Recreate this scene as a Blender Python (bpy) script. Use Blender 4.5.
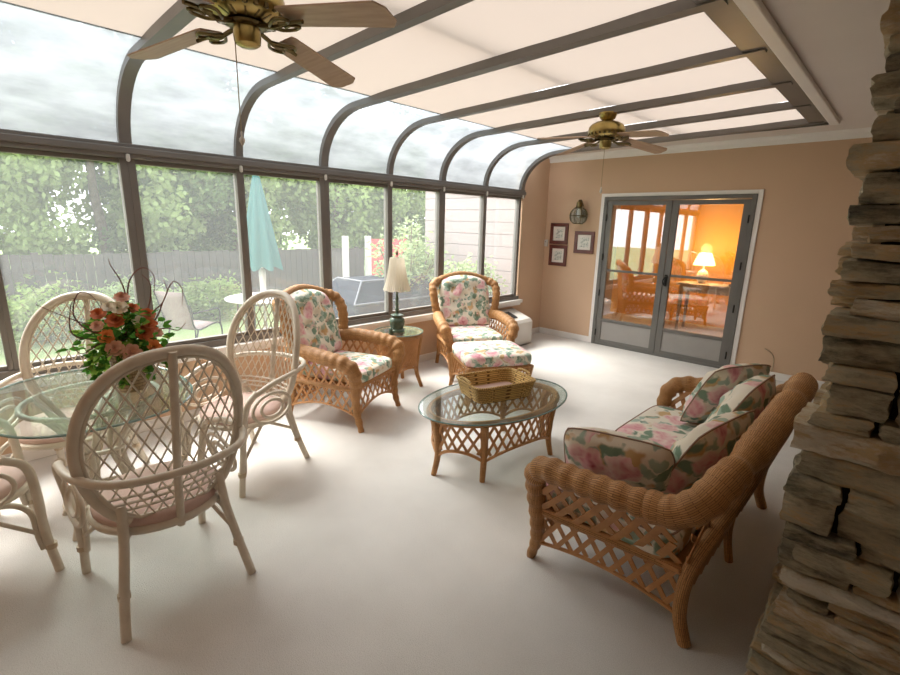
import bpy, math, random
from mathutils import Vector, Matrix, noise
rnd = random.Random(7)
SC = bpy.context.scene
for o in list(bpy.data.objects): bpy.data.objects.remove(o)
R = math.radians
PI = math.pi
COL = SC.collection

# ------------------------------------------------------------------ camera
def make_camera():
    cam = bpy.data.cameras.new('camera'); o = bpy.data.objects.new('camera', cam); COL.objects.link(o)
    yaw, pitch, roll, f = -.762, -.234, .025, 472.92
    fw = Vector((math.cos(pitch)*math.sin(yaw), math.cos(pitch)*math.cos(yaw), math.sin(pitch)))
    r = fw.cross(Vector((0, 0, 1))).normalized(); u = r.cross(fw)
    r2 = r*math.cos(roll)+u*math.sin(roll); u2 = -r*math.sin(roll)+u*math.cos(roll)
    m = Matrix((r2, u2, -fw)).transposed().to_4x4(); m.translation = Vector((4.085, -1.115, 1.635))
    o.matrix_world = m
    cam.sensor_width = 36; cam.lens = f/900*36; cam.clip_start = .02; cam.clip_end = 300
    SC.camera = o
make_camera()
# ------------------------------------------------------------------ world, sun, exposure
W = bpy.data.worlds.new('overcast_sky'); SC.world = W; W.use_nodes = True
nt = W.node_tree; bg = nt.nodes['Background']
tc = nt.nodes.new('ShaderNodeTexCoord'); sx = nt.nodes.new('ShaderNodeSeparateXYZ'); cr = nt.nodes.new('ShaderNodeValToRGB')
nt.links.new(tc.outputs['Generated'], sx.inputs[0]); nt.links.new(sx.outputs['Z'], cr.inputs[0])
cr.color_ramp.elements[0].position = 0; cr.color_ramp.elements[0].color = (.95, .97, 1, 1)
cr.color_ramp.elements[1].position = 1; cr.color_ramp.elements[1].color = (.88, .94, 1, 1)
nt.links.new(cr.outputs[0], bg.inputs[0]); bg.inputs[1].default_value = 2.3
sun = bpy.data.lights.new('sun', 'SUN'); so = bpy.data.objects.new('sun', sun); COL.objects.link(so)
sun.energy = 7.0; sun.angle = R(45); sun.color = (1, .97, .92); so.rotation_euler = Vector((.66, .16, -.75)).to_track_quat('-Z', 'Y').to_euler()
SC.view_settings.view_transform = 'Standard'; SC.view_settings.look = 'None'
SC.view_settings.gamma = 1; SC.view_settings.use_curve_mapping = False
SC.view_settings.exposure = 1.2

# ------------------------------------------------------------------ materials
def mat(name, base=None, rough=.6, metal=0, spec=.5, build=None):
    m = bpy.data.materials.new(name); m.use_nodes = True
    n = m.node_tree.nodes; b = n['Principled BSDF']
    if base: b.inputs['Base Color'].default_value = (*base, 1)
    b.inputs['Roughness'].default_value = rough; b.inputs['Metallic'].default_value = metal
    b.inputs['Specular IOR Level'].default_value = spec
    if build: build(m.node_tree, b)
    return m
def nd(t, ty, **k):
    x = t.nodes.new('ShaderNode'+ty)
    for a, v in k.items(): setattr(x, a, v)
    return x
def ramp(t, fac, stops, interp='LINEAR'):
    r = nd(t, 'ValToRGB'); r.color_ramp.interpolation = interp
    e = r.color_ramp.elements
    while len(e) < len(stops): e.new(.5)
    for el, (p, c) in zip(e, stops): el.position = p; el.color = (*c, 1)
    t.links.new(fac, r.inputs[0]); return r.outputs[0]
def coords(t, which='Object', scale=(1, 1, 1)):
    c = nd(t, 'TexCoord'); mp = nd(t, 'Mapping'); t.links.new(c.outputs[which], mp.inputs[0])
    mp.inputs['Scale'].default_value = scale; return mp.outputs[0]
def nz(t, vec, scale, detail=4, rough=.55):
    n = nd(t, 'TexNoise'); n.inputs['Scale'].default_value = scale; n.inputs['Detail'].default_value = detail
    n.inputs['Roughness'].default_value = rough
    t.links.new(vec, n.inputs['Vector']); return n
def bump(t, b, h, strength=.3, dist=.01):
    n = nd(t, 'Bump'); n.inputs['Strength'].default_value = strength; n.inputs['Distance'].default_value = dist
    t.links.new(h, n.inputs['Height']); t.links.new(n.outputs[0], b.inputs['Normal'])
def noisy(name, c1, c2, scale=8, rough=.6, bumps=0, bscale=None, stretch=(1, 1, 1), metal=0, bdist=.01, spec=.5):
    def f(t, b):
        v = coords(t, 'Object', stretch); n = nz(t, v, scale)
        t.links.new(ramp(t, n.outputs['Fac'], [(.3, c1), (.7, c2)]), b.inputs['Base Color'])
        if bumps:
            n2 = nz(t, v, bscale or scale*4); bump(t, b, n2.outputs['Fac'], bumps, bdist)
    return mat(name, None, rough, metal, spec, f)
def wicker_mat(name, c1, c2, cm, bw=.013, rh=.007, swap=True):
    def f(t, b):
        v0 = coords(t, 'UV'); sp = nd(t, 'SeparateXYZ'); cb_ = nd(t, 'CombineXYZ'); t.links.new(v0, sp.inputs[0]); t.links.new(sp.outputs[0], cb_.inputs[1]); t.links.new(sp.outputs[1], cb_.inputs[0]); v = cb_.outputs[0] if swap else v0; br = nd(t, 'TexBrick'); t.links.new(v, br.inputs['Vector'])
        br.inputs['Scale'].default_value = 1; br.inputs['Brick Width'].default_value = bw; br.inputs['Row Height'].default_value = rh
        br.inputs['Mortar Size'].default_value = rh*.16; br.inputs['Mortar Smooth'].default_value = .6
        br.inputs['Color1'].default_value = (*c1, 1); br.inputs['Color2'].default_value = (*c2, 1); br.inputs['Mortar'].default_value = (*cm, 1)
        n = nz(t, coords(t, 'Object'), 9); mx = nd(t, 'MixRGB', blend_type='MULTIPLY'); mx.inputs[0].default_value = .55
        t.links.new(br.outputs['Color'], mx.inputs[1])
        t.links.new(ramp(t, n.outputs['Fac'], [(.3, (.6, .55, .5)), (.7, (1, 1, 1))]), mx.inputs[2])
        t.links.new(mx.outputs[0], b.inputs['Base Color'])
        inv = nd(t, 'Math', operation='SUBTRACT'); inv.inputs[0].default_value = 1; t.links.new(br.outputs['Fac'], inv.inputs[1])
        bump(t, b, inv.outputs[0], .8, .004)
    return mat(name, None, .5, 0, .35, f)
def floral(name, base=(.80, .74, .60), scale=1.0):
    def f(t, b):
        v0 = coords(t, 'Object'); n = nz(t, v0, 7, 3)
        ad = nd(t, 'MixRGB', blend_type='LINEAR_LIGHT'); ad.inputs[0].default_value = .09
        t.links.new(v0, ad.inputs[1]); t.links.new(n.outputs['Color'], ad.inputs[2]); v = ad.outputs[0]
        def vor(s, feat='F1', off=0):
            mp = nd(t, 'Mapping'); mp.inputs['Location'].default_value = (off, off*1.7, off*.6); t.links.new(v, mp.inputs[0])
            x = nd(t, 'TexVoronoi', feature=feat); x.inputs['Scale'].default_value = s*scale; t.links.new(mp.outputs[0], x.inputs['Vector']); return x
        def mask(x, thr, soft, chan, lo):
            m = nd(t, 'MapRange'); m.inputs[1].default_value = thr; m.inputs[2].default_value = thr-soft; t.links.new(x.outputs['Distance'], m.inputs[0])
            s = nd(t, 'SeparateColor'); t.links.new(x.outputs['Color'], s.inputs[0])
            g = nd(t, 'Math', operation='GREATER_THAN'); g.inputs[1].default_value = lo; t.links.new(s.outputs[chan], g.inputs[0])
            q = nd(t, 'Math', operation='MULTIPLY'); t.links.new(m.outputs[0], q.inputs[0]); t.links.new(g.outputs[0], q.inputs[1]); return q.outputs[0]
        def mix(fac, a, c):
            m = nd(t, 'MixRGB'); t.links.new(fac, m.inputs[0])
            if isinstance(a, tuple): m.inputs[1].default_value = (*a, 1)
            else: t.links.new(a, m.inputs[1])
            if isinstance(c, tuple): m.inputs[2].default_value = (*c, 1)
            else: t.links.new(c, m.inputs[2])
            return m.outputs[0]
        lf = vor(13); tanl = vor(11, off=3.3); lf2 = vor(17, off=1.7); fl = vor(7.5, off=.4); pet = vor(32, off=.9)
        c = mix(mask(tanl, .5, .15, 0, .45), base, (.62, .42, .22))
        c = mix(mask(lf, .52, .12, 1, .35), c, (.21, .31, .23))
        c = mix(mask(lf2, .5, .12, 2, .45), c, (.40, .50, .42))
        ps = nd(t, 'Math', operation='MULTIPLY_ADD'); ps.inputs[1].default_value = .45; t.links.new(pet.outputs['Distance'], ps.inputs[0]); t.links.new(fl.outputs['Distance'], ps.inputs[2])
        pk = ramp(t, ps.outputs[0], [(.1, (.52, .12, .18)), (.4, (.74, .36, .40)), (.75, (.86, .68, .64))])
        c = mix(mask(fl, .52, .08, 0, .30), c, pk)
        t.links.new(c, b.inputs['Base Color'])
        n2 = nz(t, v0, 260, 2); bump(t, b, n2.outputs['Fac'], .15, .002)
    return mat(name, None, .85, 0, .2, f)
def glass_mat(name, tint=(1, 1, 1), ior=1.5, haze=0.0, hazecol=(.9, .93, .95), rough=.0, streak=False):
    m = bpy.data.materials.new(name); m.use_nodes = True; t = m.node_tree; t.nodes.clear()
    out = nd(t, 'OutputMaterial'); tr = nd(t, 'BsdfTransparent'); tr.inputs[0].default_value = (*tint, 1)
    gl = nd(t, 'BsdfGlossy'); gl.inputs['Roughness'].default_value = rough
    fr = nd(t, 'Fresnel'); ge = nd(t, 'NewGeometry'); mi = nd(t, 'MapRange')
    mi.inputs[3].default_value = ior; mi.inputs[4].default_value = 1/ior
    t.links.new(ge.outputs['Backfacing'], mi.inputs[0]); t.links.new(mi.outputs[0], fr.inputs[0])
    m1 = nd(t, 'MixShader'); t.links.new(fr.outputs[0], m1.inputs[0]); t.links.new(tr.outputs[0], m1.inputs[1]); t.links.new(gl.outputs[0], m1.inputs[2])
    last = m1.outputs[0]
    if haze:  # pale diffuse haze mixed into the glass, imitating glare and reflected light
        df = nd(t, 'BsdfDiffuse'); df.inputs[0].default_value = (*hazecol, 1)
        tl = nd(t, 'BsdfTranslucent'); tl.inputs[0].default_value = (*hazecol, 1)
        md = nd(t, 'MixShader'); md.inputs[0].default_value = .65; t.links.new(df.outputs[0], md.inputs[1]); t.links.new(tl.outputs[0], md.inputs[2])
        m2 = nd(t, 'MixShader'); t.links.new(last, m2.inputs[1]); t.links.new(md.outputs[0], m2.inputs[2])
        if streak:
            n = nz(t, coords(t, 'Object', (1, 1, 4)), 2.2, 5); r = nd(t, 'MapRange')
            r.inputs[1].default_value = .3; r.inputs[2].default_value = .7; r.inputs[3].default_value = haze*.75; r.inputs[4].default_value = haze*1.25
            t.links.new(n.outputs['Fac'], r.inputs[0]); t.links.new(r.outputs[0], m2.inputs[0])
        else: m2.inputs[0].default_value = haze
        last = m2.outputs[0]
    t.links.new(last, out.inputs[0]); return m
def translucent(name, c, tc_, f=.5, noise_scale=None):
    m = bpy.data.materials.new(name); m.use_nodes = True; t = m.node_tree; t.nodes.clear()
    out = nd(t, 'OutputMaterial'); d = nd(t, 'BsdfDiffuse'); d.inputs[0].default_value = (*c, 1)
    l = nd(t, 'BsdfTranslucent'); l.inputs[0].default_value = (*tc_, 1); mx = nd(t, 'MixShader'); mx.inputs[0].default_value = f
    if noise_scale:
        n = nz(t, coords(t, 'Object'), noise_scale, 3)
        for s, cc in ((d, c), (l, tc_)):
            t.links.new(ramp(t, n.outputs['Fac'], [(.3, tuple(x*.72 for x in cc)), (.7, tuple(min(1, x*1.25) for x in cc))]), s.inputs[0])
    t.links.new(d.outputs[0], mx.inputs[1]); t.links.new(l.outputs[0], mx.inputs[2]); t.links.new(mx.outputs[0], out.inputs[0]); return m
def emis(name, c, s):
    def f(t, b):
        b.inputs['Emission Color'].default_value = (*c, 1); b.inputs['Emission Strength'].default_value = s
    return mat(name, c, .8, 0, .2, f)

M = {}
def carpet_build(t, b):
    v = coords(t, 'Object'); n = nz(t, v, 3, 5); n2 = nz(t, v, 240, 2)
    mx = nd(t, 'MixRGB', blend_type='MULTIPLY'); mx.inputs[0].default_value = .6
    t.links.new(ramp(t, n.outputs['Fac'], [(.3, (.68, .655, .62)), (.7, (.75, .725, .69))]), mx.inputs[1])
    t.links.new(ramp(t, n2.outputs['Fac'], [(.3, (.72, .70, .68)), (.65, (1, 1, 1))]), mx.inputs[2])
    t.links.new(mx.outputs[0], b.inputs['Base Color']); bump(t, b, n2.outputs['Fac'], .6, .006)
M['carpet'] = mat('cream_carpet', None, .95, 0, .1, carpet_build)
M['tan'] = noisy('tan_wall_paint', (.62, .43, .29), (.64, .445, .302), 2, .8, .08, 120, bdist=.002, spec=.2)
M['white'] = noisy('white_trim_paint', (.80, .76, .72), (.84, .80, .76), 3, .5)
M['ceil'] = noisy('ceiling_paint', (.72, .65, .60), (.75, .68, .63), 1.5, .85, .05, 90, bdist=.002, spec=.2)
M['bronze'] = noisy('bronze_frame', (.15, .133, .118), (.175, .157, .14), 4, .42, spec=.5)
M['door'] = noisy('grey_door_metal', (.13, .125, .112), (.15, .142, .128), 4, .45)
M['kick'] = noisy('grey_kick_panel', (.30, .28, .26), (.33, .31, .285), 4, .5)
M['glass'] = glass_mat('window_glass', (.98, .985, .98), 1.45, .055)  # slight milky veil stands in for interior reflections on the panes
M['curved_glass'] = glass_mat('hazy_curved_glass', (.10, .115, .125), 1.35, .175, (.88, .93, .97), streak=True)
M['door_glass'] = glass_mat('door_glass', (.92, .92, .92), 2.8, 0)
M['table_glass'] = glass_mat('tinted_table_glass', (.86, .92, .90), 1.6, .03)
M['glass_edge'] = mat('green_glass_edge', (.16, .24, .21), .1)
M['shade'] = translucent('roof_shade_fabric', (.70, .60, .52), (.21, .175, .15), .42)
M['wicker'] = wicker_mat('woven_wicker', (.66, .35, .14), (.53, .26, .09), (.19, .085, .028), .05, .0075)
M['strip'] = noisy('rattan_strip', (.44, .205, .07), (.56, .285, .11), 14, .5, .2, 60)
M['rwhite'] = noisy('whitewashed_rattan', (.60, .515, .405), (.71, .63, .52), 10, .45, .1, 40)
M['bind'] = noisy('tan_rattan_binding', (.46, .35, .23), (.55, .43, .30), 20, .5)
M['floral'] = floral('floral_fabric', (.84, .79, .68))
M['floral_big'] = floral('large_floral_fabric', (.84, .78, .68), .80)
M['piping'] = mat('brown_piping', (.34, .22, .16), .8)
M['pinkfab'] = noisy('dusty_pink_fabric', (.60, .42, .36), (.66, .48, .42), 12, .9, .1, 200, spec=.1)
M['brass'] = noisy('antique_brass', (.33, .24, .08), (.42, .32, .12), 20, .3, metal=1)
M['darkbrass'] = noisy('dark_brass', (.10, .075, .03), (.16, .12, .05), 20, .35, metal=.9)
M['blade'] = noisy('oak_fan_blade', (.36, .225, .14), (.46, .31, .20), 6, .45, stretch=(1, 8, 1))
M['chain'] = mat('pull_chain', (.35, .27, .15), .4, .8)
M['crystal'] = mat('clear_pull_knob', (.75, .72, .68), .15)
M['lampshade'] = translucent('cream_lampshade_fabric', (.84, .79, .70), (.8, .73, .6), .4)
M['ceramic'] = noisy('green_glazed_lamp', (.05, .085, .06), (.13, .18, .13), 15, .25)
M['black'] = mat('black_metal', (.015, .014, .013), .4, .5)
M['plastic'] = noisy('white_plastic', (.62, .58, .53), (.65, .61, .56), 3, .4)
M['grille'] = mat('dark_grille', (.03, .03, .03), .6)
M['basket'] = wicker_mat('yellow_basket_weave', (.76, .52, .20), (.66, .42, .14), (.16, .08, .02), .03, .014, False)
M['mahog'] = noisy('mahogany_frame', (.10, .025, .018), (.15, .04, .028), 15, .35)
M['mat_board'] = mat('cream_mount_board', (.78, .73, .66), .8)
def print_build(t, b):
    v = coords(t, 'Object'); n = nz(t, v, 38, 4, .7)
    t.links.new(ramp(t, n.outputs['Fac'], [(.38, (.25, .29, .25)), (.52, (.72, .71, .64)), (1, (.8, .77, .7))]), b.inputs['Base Color'])
M['print'] = mat('botanical_print', None, .7, build=print_build)
def stone_build(t, b):
    v = coords(t, 'Object', (1, 1, 3.2)); at = nd(t, 'Attribute', attribute_name='tone'); n = nz(t, v, 8, 8, .72); n3 = nz(t, v, 3, 2)
    s = nd(t, 'Math', operation='MULTIPLY_ADD'); s.inputs[1].default_value = 1.1; t.links.new(n.outputs['Fac'], s.inputs[0])
    a2 = nd(t, 'Math', operation='MULTIPLY_ADD'); a2.inputs[1].default_value = .42; a2.inputs[2].default_value = -.20; t.links.new(at.outputs['Fac'], a2.inputs[0])
    t.links.new(a2.outputs[0], s.inputs[2])
    c = ramp(t, s.outputs[0], [(.14, (.04, .04, .034)), (.28, (.18, .165, .12)), (.40, (.36, .32, .23)), (.52, (.50, .44, .31)), (.64, (.56, .40, .22)), (.80, (.70, .64, .52))])
    t.links.new(c, b.inputs['Base Color'])
    n2 = nz(t, v, 30, 6, .7); bump(t, b, n2.outputs['Fac'], .9, .02)
M['stone'] = mat('ledgestone', None, .85, 0, .25, stone_build)
M['mortar'] = mat('dark_joint', (.03, .026, .02), .95)
M['leafA'] = translucent('tree_leaves', (.24, .31, .13), (.26, .34, .11), .45, 1.2)
M['leafB'] = translucent('dark_tree_leaves', (.15, .22, .09), (.16, .24, .08), .45, 1.2)
M['leafC'] = translucent('pale_shrub_leaves', (.30, .37, .20), (.28, .35, .15), .4, 3)
M['bark'] = noisy('bark', (.10, .075, .05), (.17, .13, .09), 8, .9, .5)
M['fence'] = noisy('weathered_fence_boards', (.05, .044, .04), (.075, .065, .06), 3, .9, stretch=(1, 6, .6))
M['lawn'] = noisy('lawn_grass', (.15, .21, .07), (.21, .27, .11), 3, .95, .6, 60, bdist=.05)
M['patio'] = noisy('patio_paving', (.24, .23, .21), (.29, .275, .25), 3, .9)
M['teal'] = translucent('teal_umbrella_canvas', (.085, .20, .19), (.07, .16, .15), .3)
M['wmetal'] = mat('white_metal', (.5, .485, .46), .4)
M['sling'] = noisy('mauve_sling_fabric', (.17, .12, .115), (.2, .15, .14), 20, .8)
M['cover'] = noisy('dark_blue_grey_cover', (.014, .016, .025), (.022, .025, .036), 5, .9, spec=.1)
M['coverseam'] = mat('pale_seam', (.12, .125, .145), .6)
M['red'] = noisy('red_painted_boards', (.50, .06, .07), (.58, .09, .09), 5, .6)
M['siding'] = noisy('pale_pinkish_siding', (.29, .24, .232), (.32, .265, .257), 2, .8)
M['orange'] = noisy('orange_lit_wall', (.72, .34, .05), (.76, .37, .06), 2, .8)  # warm tungsten glow of the room is worked into the wall colour
M['tablegrey'] = noisy('limed_wood', (.36, .34, .32), (.44, .41, .38), 6, .5)
M['litshade'] = emis('lit_lampshade', (1, .62, .22), 4)
M['rust'] = noisy('rust_petals', (.48, .10, .03), (.66, .20, .06), 30, .7)
M['peach'] = noisy('peach_petals', (.64, .30, .19), (.74, .46, .33), 30, .7)
M['orangep'] = noisy('orange_petals', (.78, .22, .05), (.85, .34, .10), 30, .7)
M['cream'] = noisy('cream_petals', (.75, .66, .5), (.82, .72, .58), 30, .7)
M['leafD'] = translucent('arrangement_leaves', (.06, .19, .035), (.12, .30, .04), .3, 14)
M['leafE'] = translucent('yellow_green_leaves', (.22, .36, .06), (.28, .42, .08), .3, 14)
M['twig'] = mat('reddish_twig', (.16, .06, .045), .7)
M['terracotta'] = wicker_mat('tan_woven_pot', (.52, .36, .20), (.44, .29, .15), (.2, .12, .05), .04, .016, False)
M['bookcloth'] = mat('dark_book_cloth', (.08, .05, .04), .7)

# ------------------------------------------------------------------ mesh builder
class MB:
    def __init__(s): s.v = []; s.f = []; s.uv = []
    def add(s, vs, fs, uvs=None):
        o = len(s.v); s.v += [tuple(p) for p in vs]; s.f += [tuple(i+o for i in q) for q in fs]
        s.uv += uvs if uvs else [[(0, 0)]*len(q) for q in fs]
    def box(s, c, sz, rot=None):
        hx, hy, hz = sz[0]/2, sz[1]/2, sz[2]/2; vs = []
        for x, y, z in ((-1,-1,-1),(1,-1,-1),(1,1,-1),(-1,1,-1),(-1,-1,1),(1,-1,1),(1,1,1),(-1,1,1)):
            p = Vector((x*hx, y*hy, z*hz))
            if rot: p = rot @ p
            vs.append(p+Vector(c))
        fs = [(0,3,2,1),(4,5,6,7),(0,1,5,4),(1,2,6,5),(2,3,7,6),(3,0,4,7)]
        s.add(vs, fs, [[(0, 0), (sz[0], 0), (sz[0], sz[2]), (0, sz[2])] for _ in fs]); return s
    def bb(s, x0, x1, y0, y1, z0, z1): return s.box(((x0+x1)/2, (y0+y1)/2, (z0+z1)/2), (abs(x1-x0), abs(y1-y0), abs(z1-z0)))
    def tube(s, pts, r, n=8, closed=False, cap=True, sect=None, up=None):
        pts = [Vector(p) for p in pts]; N = len(pts)
        rr = r if isinstance(r, (list, tuple)) else [r]*N
        tan = []
        for i in range(N):
            a = pts[(i-1) % N] if (closed or i) else pts[i]; b = pts[(i+1) % N] if (closed or i < N-1) else pts[i]
            d = b-a; tan.append(d.normalized() if d.length > 1e-9 else Vector((0, 0, 1)))
        t0 = tan[0]; ref = Vector(up) if up else (Vector((0, 0, 1)) if abs(t0.z) < .9 else Vector((1, 0, 0)))
        nrm = (ref-t0*ref.dot(t0)).normalized(); vs = []; L = 0; Ls = []
        for i in range(N):
            t = tan[i]
            if up: q = Vector(up); nn = q-t*q.dot(t); nrm = nn.normalized() if nn.length > 1e-6 else nrm
            else:
                nn = nrm-t*nrm.dot(t); nrm = nn.normalized() if nn.length > 1e-6 else nrm
            bn = t.cross(nrm)
            if i: L += (pts[i]-pts[i-1]).length
            Ls.append(L)
            for k in range(n):
                a = 2*PI*k/n
                if sect: ca, sa = sect[k]
                else: ca, sa = math.cos(a), math.sin(a)
                vs.append(pts[i]+nrm*(ca*rr[i])+bn*(sa*rr[i]))
        fs = []; uv = []; mr = sum(rr)/N; cl = 2*PI*mr
        segs = N if closed else N-1
        for i in range(segs):
            j = (i+1) % N; u0 = Ls[i]; u1 = Ls[j] if j else L+(pts[0]-pts[-1]).length
            for k in range(n):
                k2 = (k+1) % n; fs.append((i*n+k, i*n+k2, j*n+k2, j*n+k))
                v0 = cl*k/n; v1 = cl*(k+1)/n; uv.append([(v0, u0), (v1, u0), (v1, u1), (v0, u1)])
        if cap and not closed:
            fs.append(tuple(range(n-1, -1, -1))); uv.append([(0, 0)]*n)
            fs.append(tuple((N-1)*n+k for k in range(n))); uv.append([(0, 0)]*n)
        s.add(vs, fs, uv); return s
    def strip(s, pts, w, th, up):
        # flat strip following pts; up = surface normal
        k = [(th/2, w/2), (-th/2, w/2), (-th/2, -w/2), (th/2, -w/2)]
        return s.tube(pts, 1.0, 4, sect=k, up=up)
    def grid(s, P, nu, nv, cu=False, cv=False, us=1.0, vsc=1.0):
        vs = []; 
        au = nu if cu else nu+1; av = nv if cv else nv+1
        for i in range(au):
            for j in range(av): vs.append(Vector(P(i/nu, j/nv)))
        fs = []; uv = []
        for i in range(nu):
            for j in range(nv):
                a, b = i, (i+1) % au; c, d = j, (j+1) % av
                fs.append((a*av+c, b*av+c, b*av+d, a*av+d))
                uv.append([(i/nu*us, j/nv*vsc), ((i+1)/nu*us, j/nv*vsc), ((i+1)/nu*us, (j+1)/nv*vsc), (i/nu*us, (j+1)/nv*vsc)])
        s.add(vs, fs, uv); return s
    def lathe(s, prof, n=24, c=(0, 0, 0), sx=1, sy=1, cap=True):
        vs = []; fs = []; uv = []; N = len(prof); L = 0; Ls = [0]
        for i in range(1, N): L += math.dist(prof[i], prof[i-1]); Ls.append(L)
        for r, z in prof:
            for k in range(n):
                a = 2*PI*k/n; vs.append((c[0]+r*sx*math.cos(a), c[1]+r*sy*math.sin(a), c[2]+z))
        mr = max(p[0] for p in prof)
        for i in range(N-1):
            for k in range(n):
                k2 = (k+1) % n; fs.append((i*n+k, i*n+k2, (i+1)*n+k2, (i+1)*n+k))
                u0, u1 = 2*PI*mr*k/n, 2*PI*mr*(k+1)/n; uv.append([(u0, Ls[i]), (u1, Ls[i]), (u1, Ls[i+1]), (u0, Ls[i+1])])
        if cap:
            if prof[0][0] > 1e-5: fs.append(tuple(range(n-1, -1, -1))); uv.append([(0, 0)]*n)
            if prof[-1][0] > 1e-5: fs.append(tuple((N-1)*n+k for k in range(n))); uv.append([(0, 0)]*n)
        s.add(vs, fs, uv); return s
    def prism(s, poly, z0, z1):
        n = len(poly); vs = [(x, y, z0) for x, y in poly]+[(x, y, z1) for x, y in poly]
        fs = [tuple(range(n-1, -1, -1)), tuple(range(n, 2*n))]+[(i, (i+1) % n, n+(i+1) % n, n+i) for i in range(n)]
        s.add(vs, fs); return s
    def ell(s, c, a, b, h, e1=.4, e2=.35, nu=28, nv=14):
        # superellipsoid cushion
        def sg(x, e): return math.copysign(abs(x)**e, x)
        def P(u, v):
            th = 2*PI*u; ph = -PI/2+PI*v
            return (c[0]+a*sg(math.cos(ph), e1)*sg(math.cos(th), e2), c[1]+b*sg(math.cos(ph), e1)*sg(math.sin(th), e2), c[2]+h*sg(math.sin(ph), e1))
        return s.grid(P, nu, nv, cu=True)
    def lattice(s, P, N, nu, width, th=.004, slope=1.0, vlo=None, steps=12, off=.003, ulen=1.0):
        """two sets of diagonal strips on the patch P(u,v), u,v in 0..1; N(u,v) normal; nu = strips per unit u; slope = u per v"""
        vlo = vlo or (lambda u: 0.0)
        for sgn in (1, -1):
            k = -int(nu*slope)-1
            while k <= nu*(1+slope)+1:
                u0 = k/nu; cur = []
                def flush(c):
                    if len(c) > 1:
                        m = c[len(c)//2]; n = N(*m)
                        s.strip([Vector(P(*q))+Vector(N(*q))*(off*sgn) for q in c], width, th, n)
                for i in range(steps+1):
                    v = i/steps; u = u0+sgn*slope*(v-.5)
                    if -1e-6 <= u <= 1+1e-6 and v >= vlo(min(max(u, 0), 1))-1e-6: cur.append((u, v))
                    else: flush(cur); cur = []
                flush(cur); k += 1
        return s
    def build(s, name, m, parent=None, smooth=True, bevel=0, angle=50, sub=0):
        me = bpy.data.meshes.new(name); me.from_pydata(s.v, [], s.f)
        ul = me.uv_layers.new(name='UVMap'); i = 0
        flat = [c for q in s.uv for uvp in q for c in uvp]
        if len(flat) == 2*len(me.loops): ul.data.foreach_set('uv', flat)
        me.materials.append(M[m] if isinstance(m, str) else m)
        if smooth:
            me.polygons.foreach_set('use_smooth', [True]*len(me.polygons))
            try: me.set_sharp_from_angle(angle=R(angle))
            except Exception: pass
        me.update()
        o = bpy.data.objects.new(name, me); COL.objects.link(o)
        if parent: o.parent = parent
        if bevel:
            b = o.modifiers.new('bevel', 'BEVEL'); b.width = bevel; b.segments = 2; b.limit_method = 'ANGLE'
        if sub:
            b = o.modifiers.new('sub', 'SUBSURF'); b.levels = sub; b.render_levels = sub
        return o
def tag(o, label=None, cat=None, group=None, kind=None):
    if label: o['label'] = label
    if cat: o['category'] = cat
    if group: o['group'] = group
    if kind: o['kind'] = kind
    return o
def thing(name, label, cat, loc=(0, 0, 0), rz=0, group=None):
    o = bpy.data.objects.new(name, None); COL.objects.link(o); o.empty_display_size = .1
    o.location = loc; o.rotation_euler = (0, 0, rz); return tag(o, label, cat, group)
def struct(o, label=None):
    o['kind'] = 'structure'
    return o
def copy_tree(o, parent=None):
    c = o.copy(); COL.objects.link(c)
    if parent: c.parent = parent
    for ch in list(o.children): copy_tree(ch, c)
    return c
def spline(pts, n=8, closed=False):
    P = [Vector(p) for p in pts]; out = []; N = len(P); segs = N if closed else N-1
    for i in range(segs):
        p1, p2 = P[i], P[(i+1) % N]
        p0 = P[(i-1) % N] if (closed or i) else p1*2-p2
        p3 = P[(i+2) % N] if (closed or i < N-2) else p2*2-p1
        for k in range(n):
            t = k/n; out.append(.5*((2*p1)+(p2-p0)*t+(2*p0-5*p1+4*p2-p3)*t*t+(3*p1-p0-3*p2+p3)*t**3))
    if not closed: out.append(P[-1])
    return out

# ------------------------------------------------------------------ room shell
BW = .783; Y0 = -.167
def my(i): return Y0+BW*i
YF, YB, XR = 5.218, -1.76, 5.7
ZS, ZR, ZC = .616, 2.03, 2.64
def roofz(x): return 2.59+(x-.6)*.05/2.6
struct(MB().bb(-.02, XR, YB, 8.2, -.1, 0).build('floor', 'carpet', smooth=False))
struct(MB().bb(-.12, 0, YB, YF, -.3, ZS-.06).bb(-.12, 0, my(6)+.05, YF, ZS-.06, 2.75).build('wall_left', 'tan', smooth=False))
DX0, DX1, DZ = .879, 2.782, 2.10
w = MB()
w.bb(-.12, DX0+.02, YF, YF+.12, 0, 2.75); w.bb(DX1-.02, XR+.1, YF, YF+.12, 0, 2.75); w.bb(DX0+.02, DX1-.02, YF, YF+.12, DZ-.02, 2.75)
struct(w.build('wall_far', 'tan', smooth=False))
struct(MB().bb(XR, XR+.1, YB, YF, 0, 2.75).build('wall_right', 'tan', smooth=False))
struct(MB().bb(-.12, XR+.1, YB-.1, YB, 0, 2.75).build('wall_back', 'tan', smooth=False))
XO = 3.33  # right edge of the glazed roof
c = MB(); c.bb(XO, XR+.1, YB-.1, YF+.12, ZC, ZC+.12); c.bb(-.12, XO, my(6)+.05, YF+.12, ZC, ZC+.12)
struct(c.build('ceiling', 'ceil', smooth=False))
struct(MB().bb(4.0, XR, 2.2, 2.206, ZC-.002, ZC+.01).build('trim_1', 'white', smooth=False))
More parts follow.
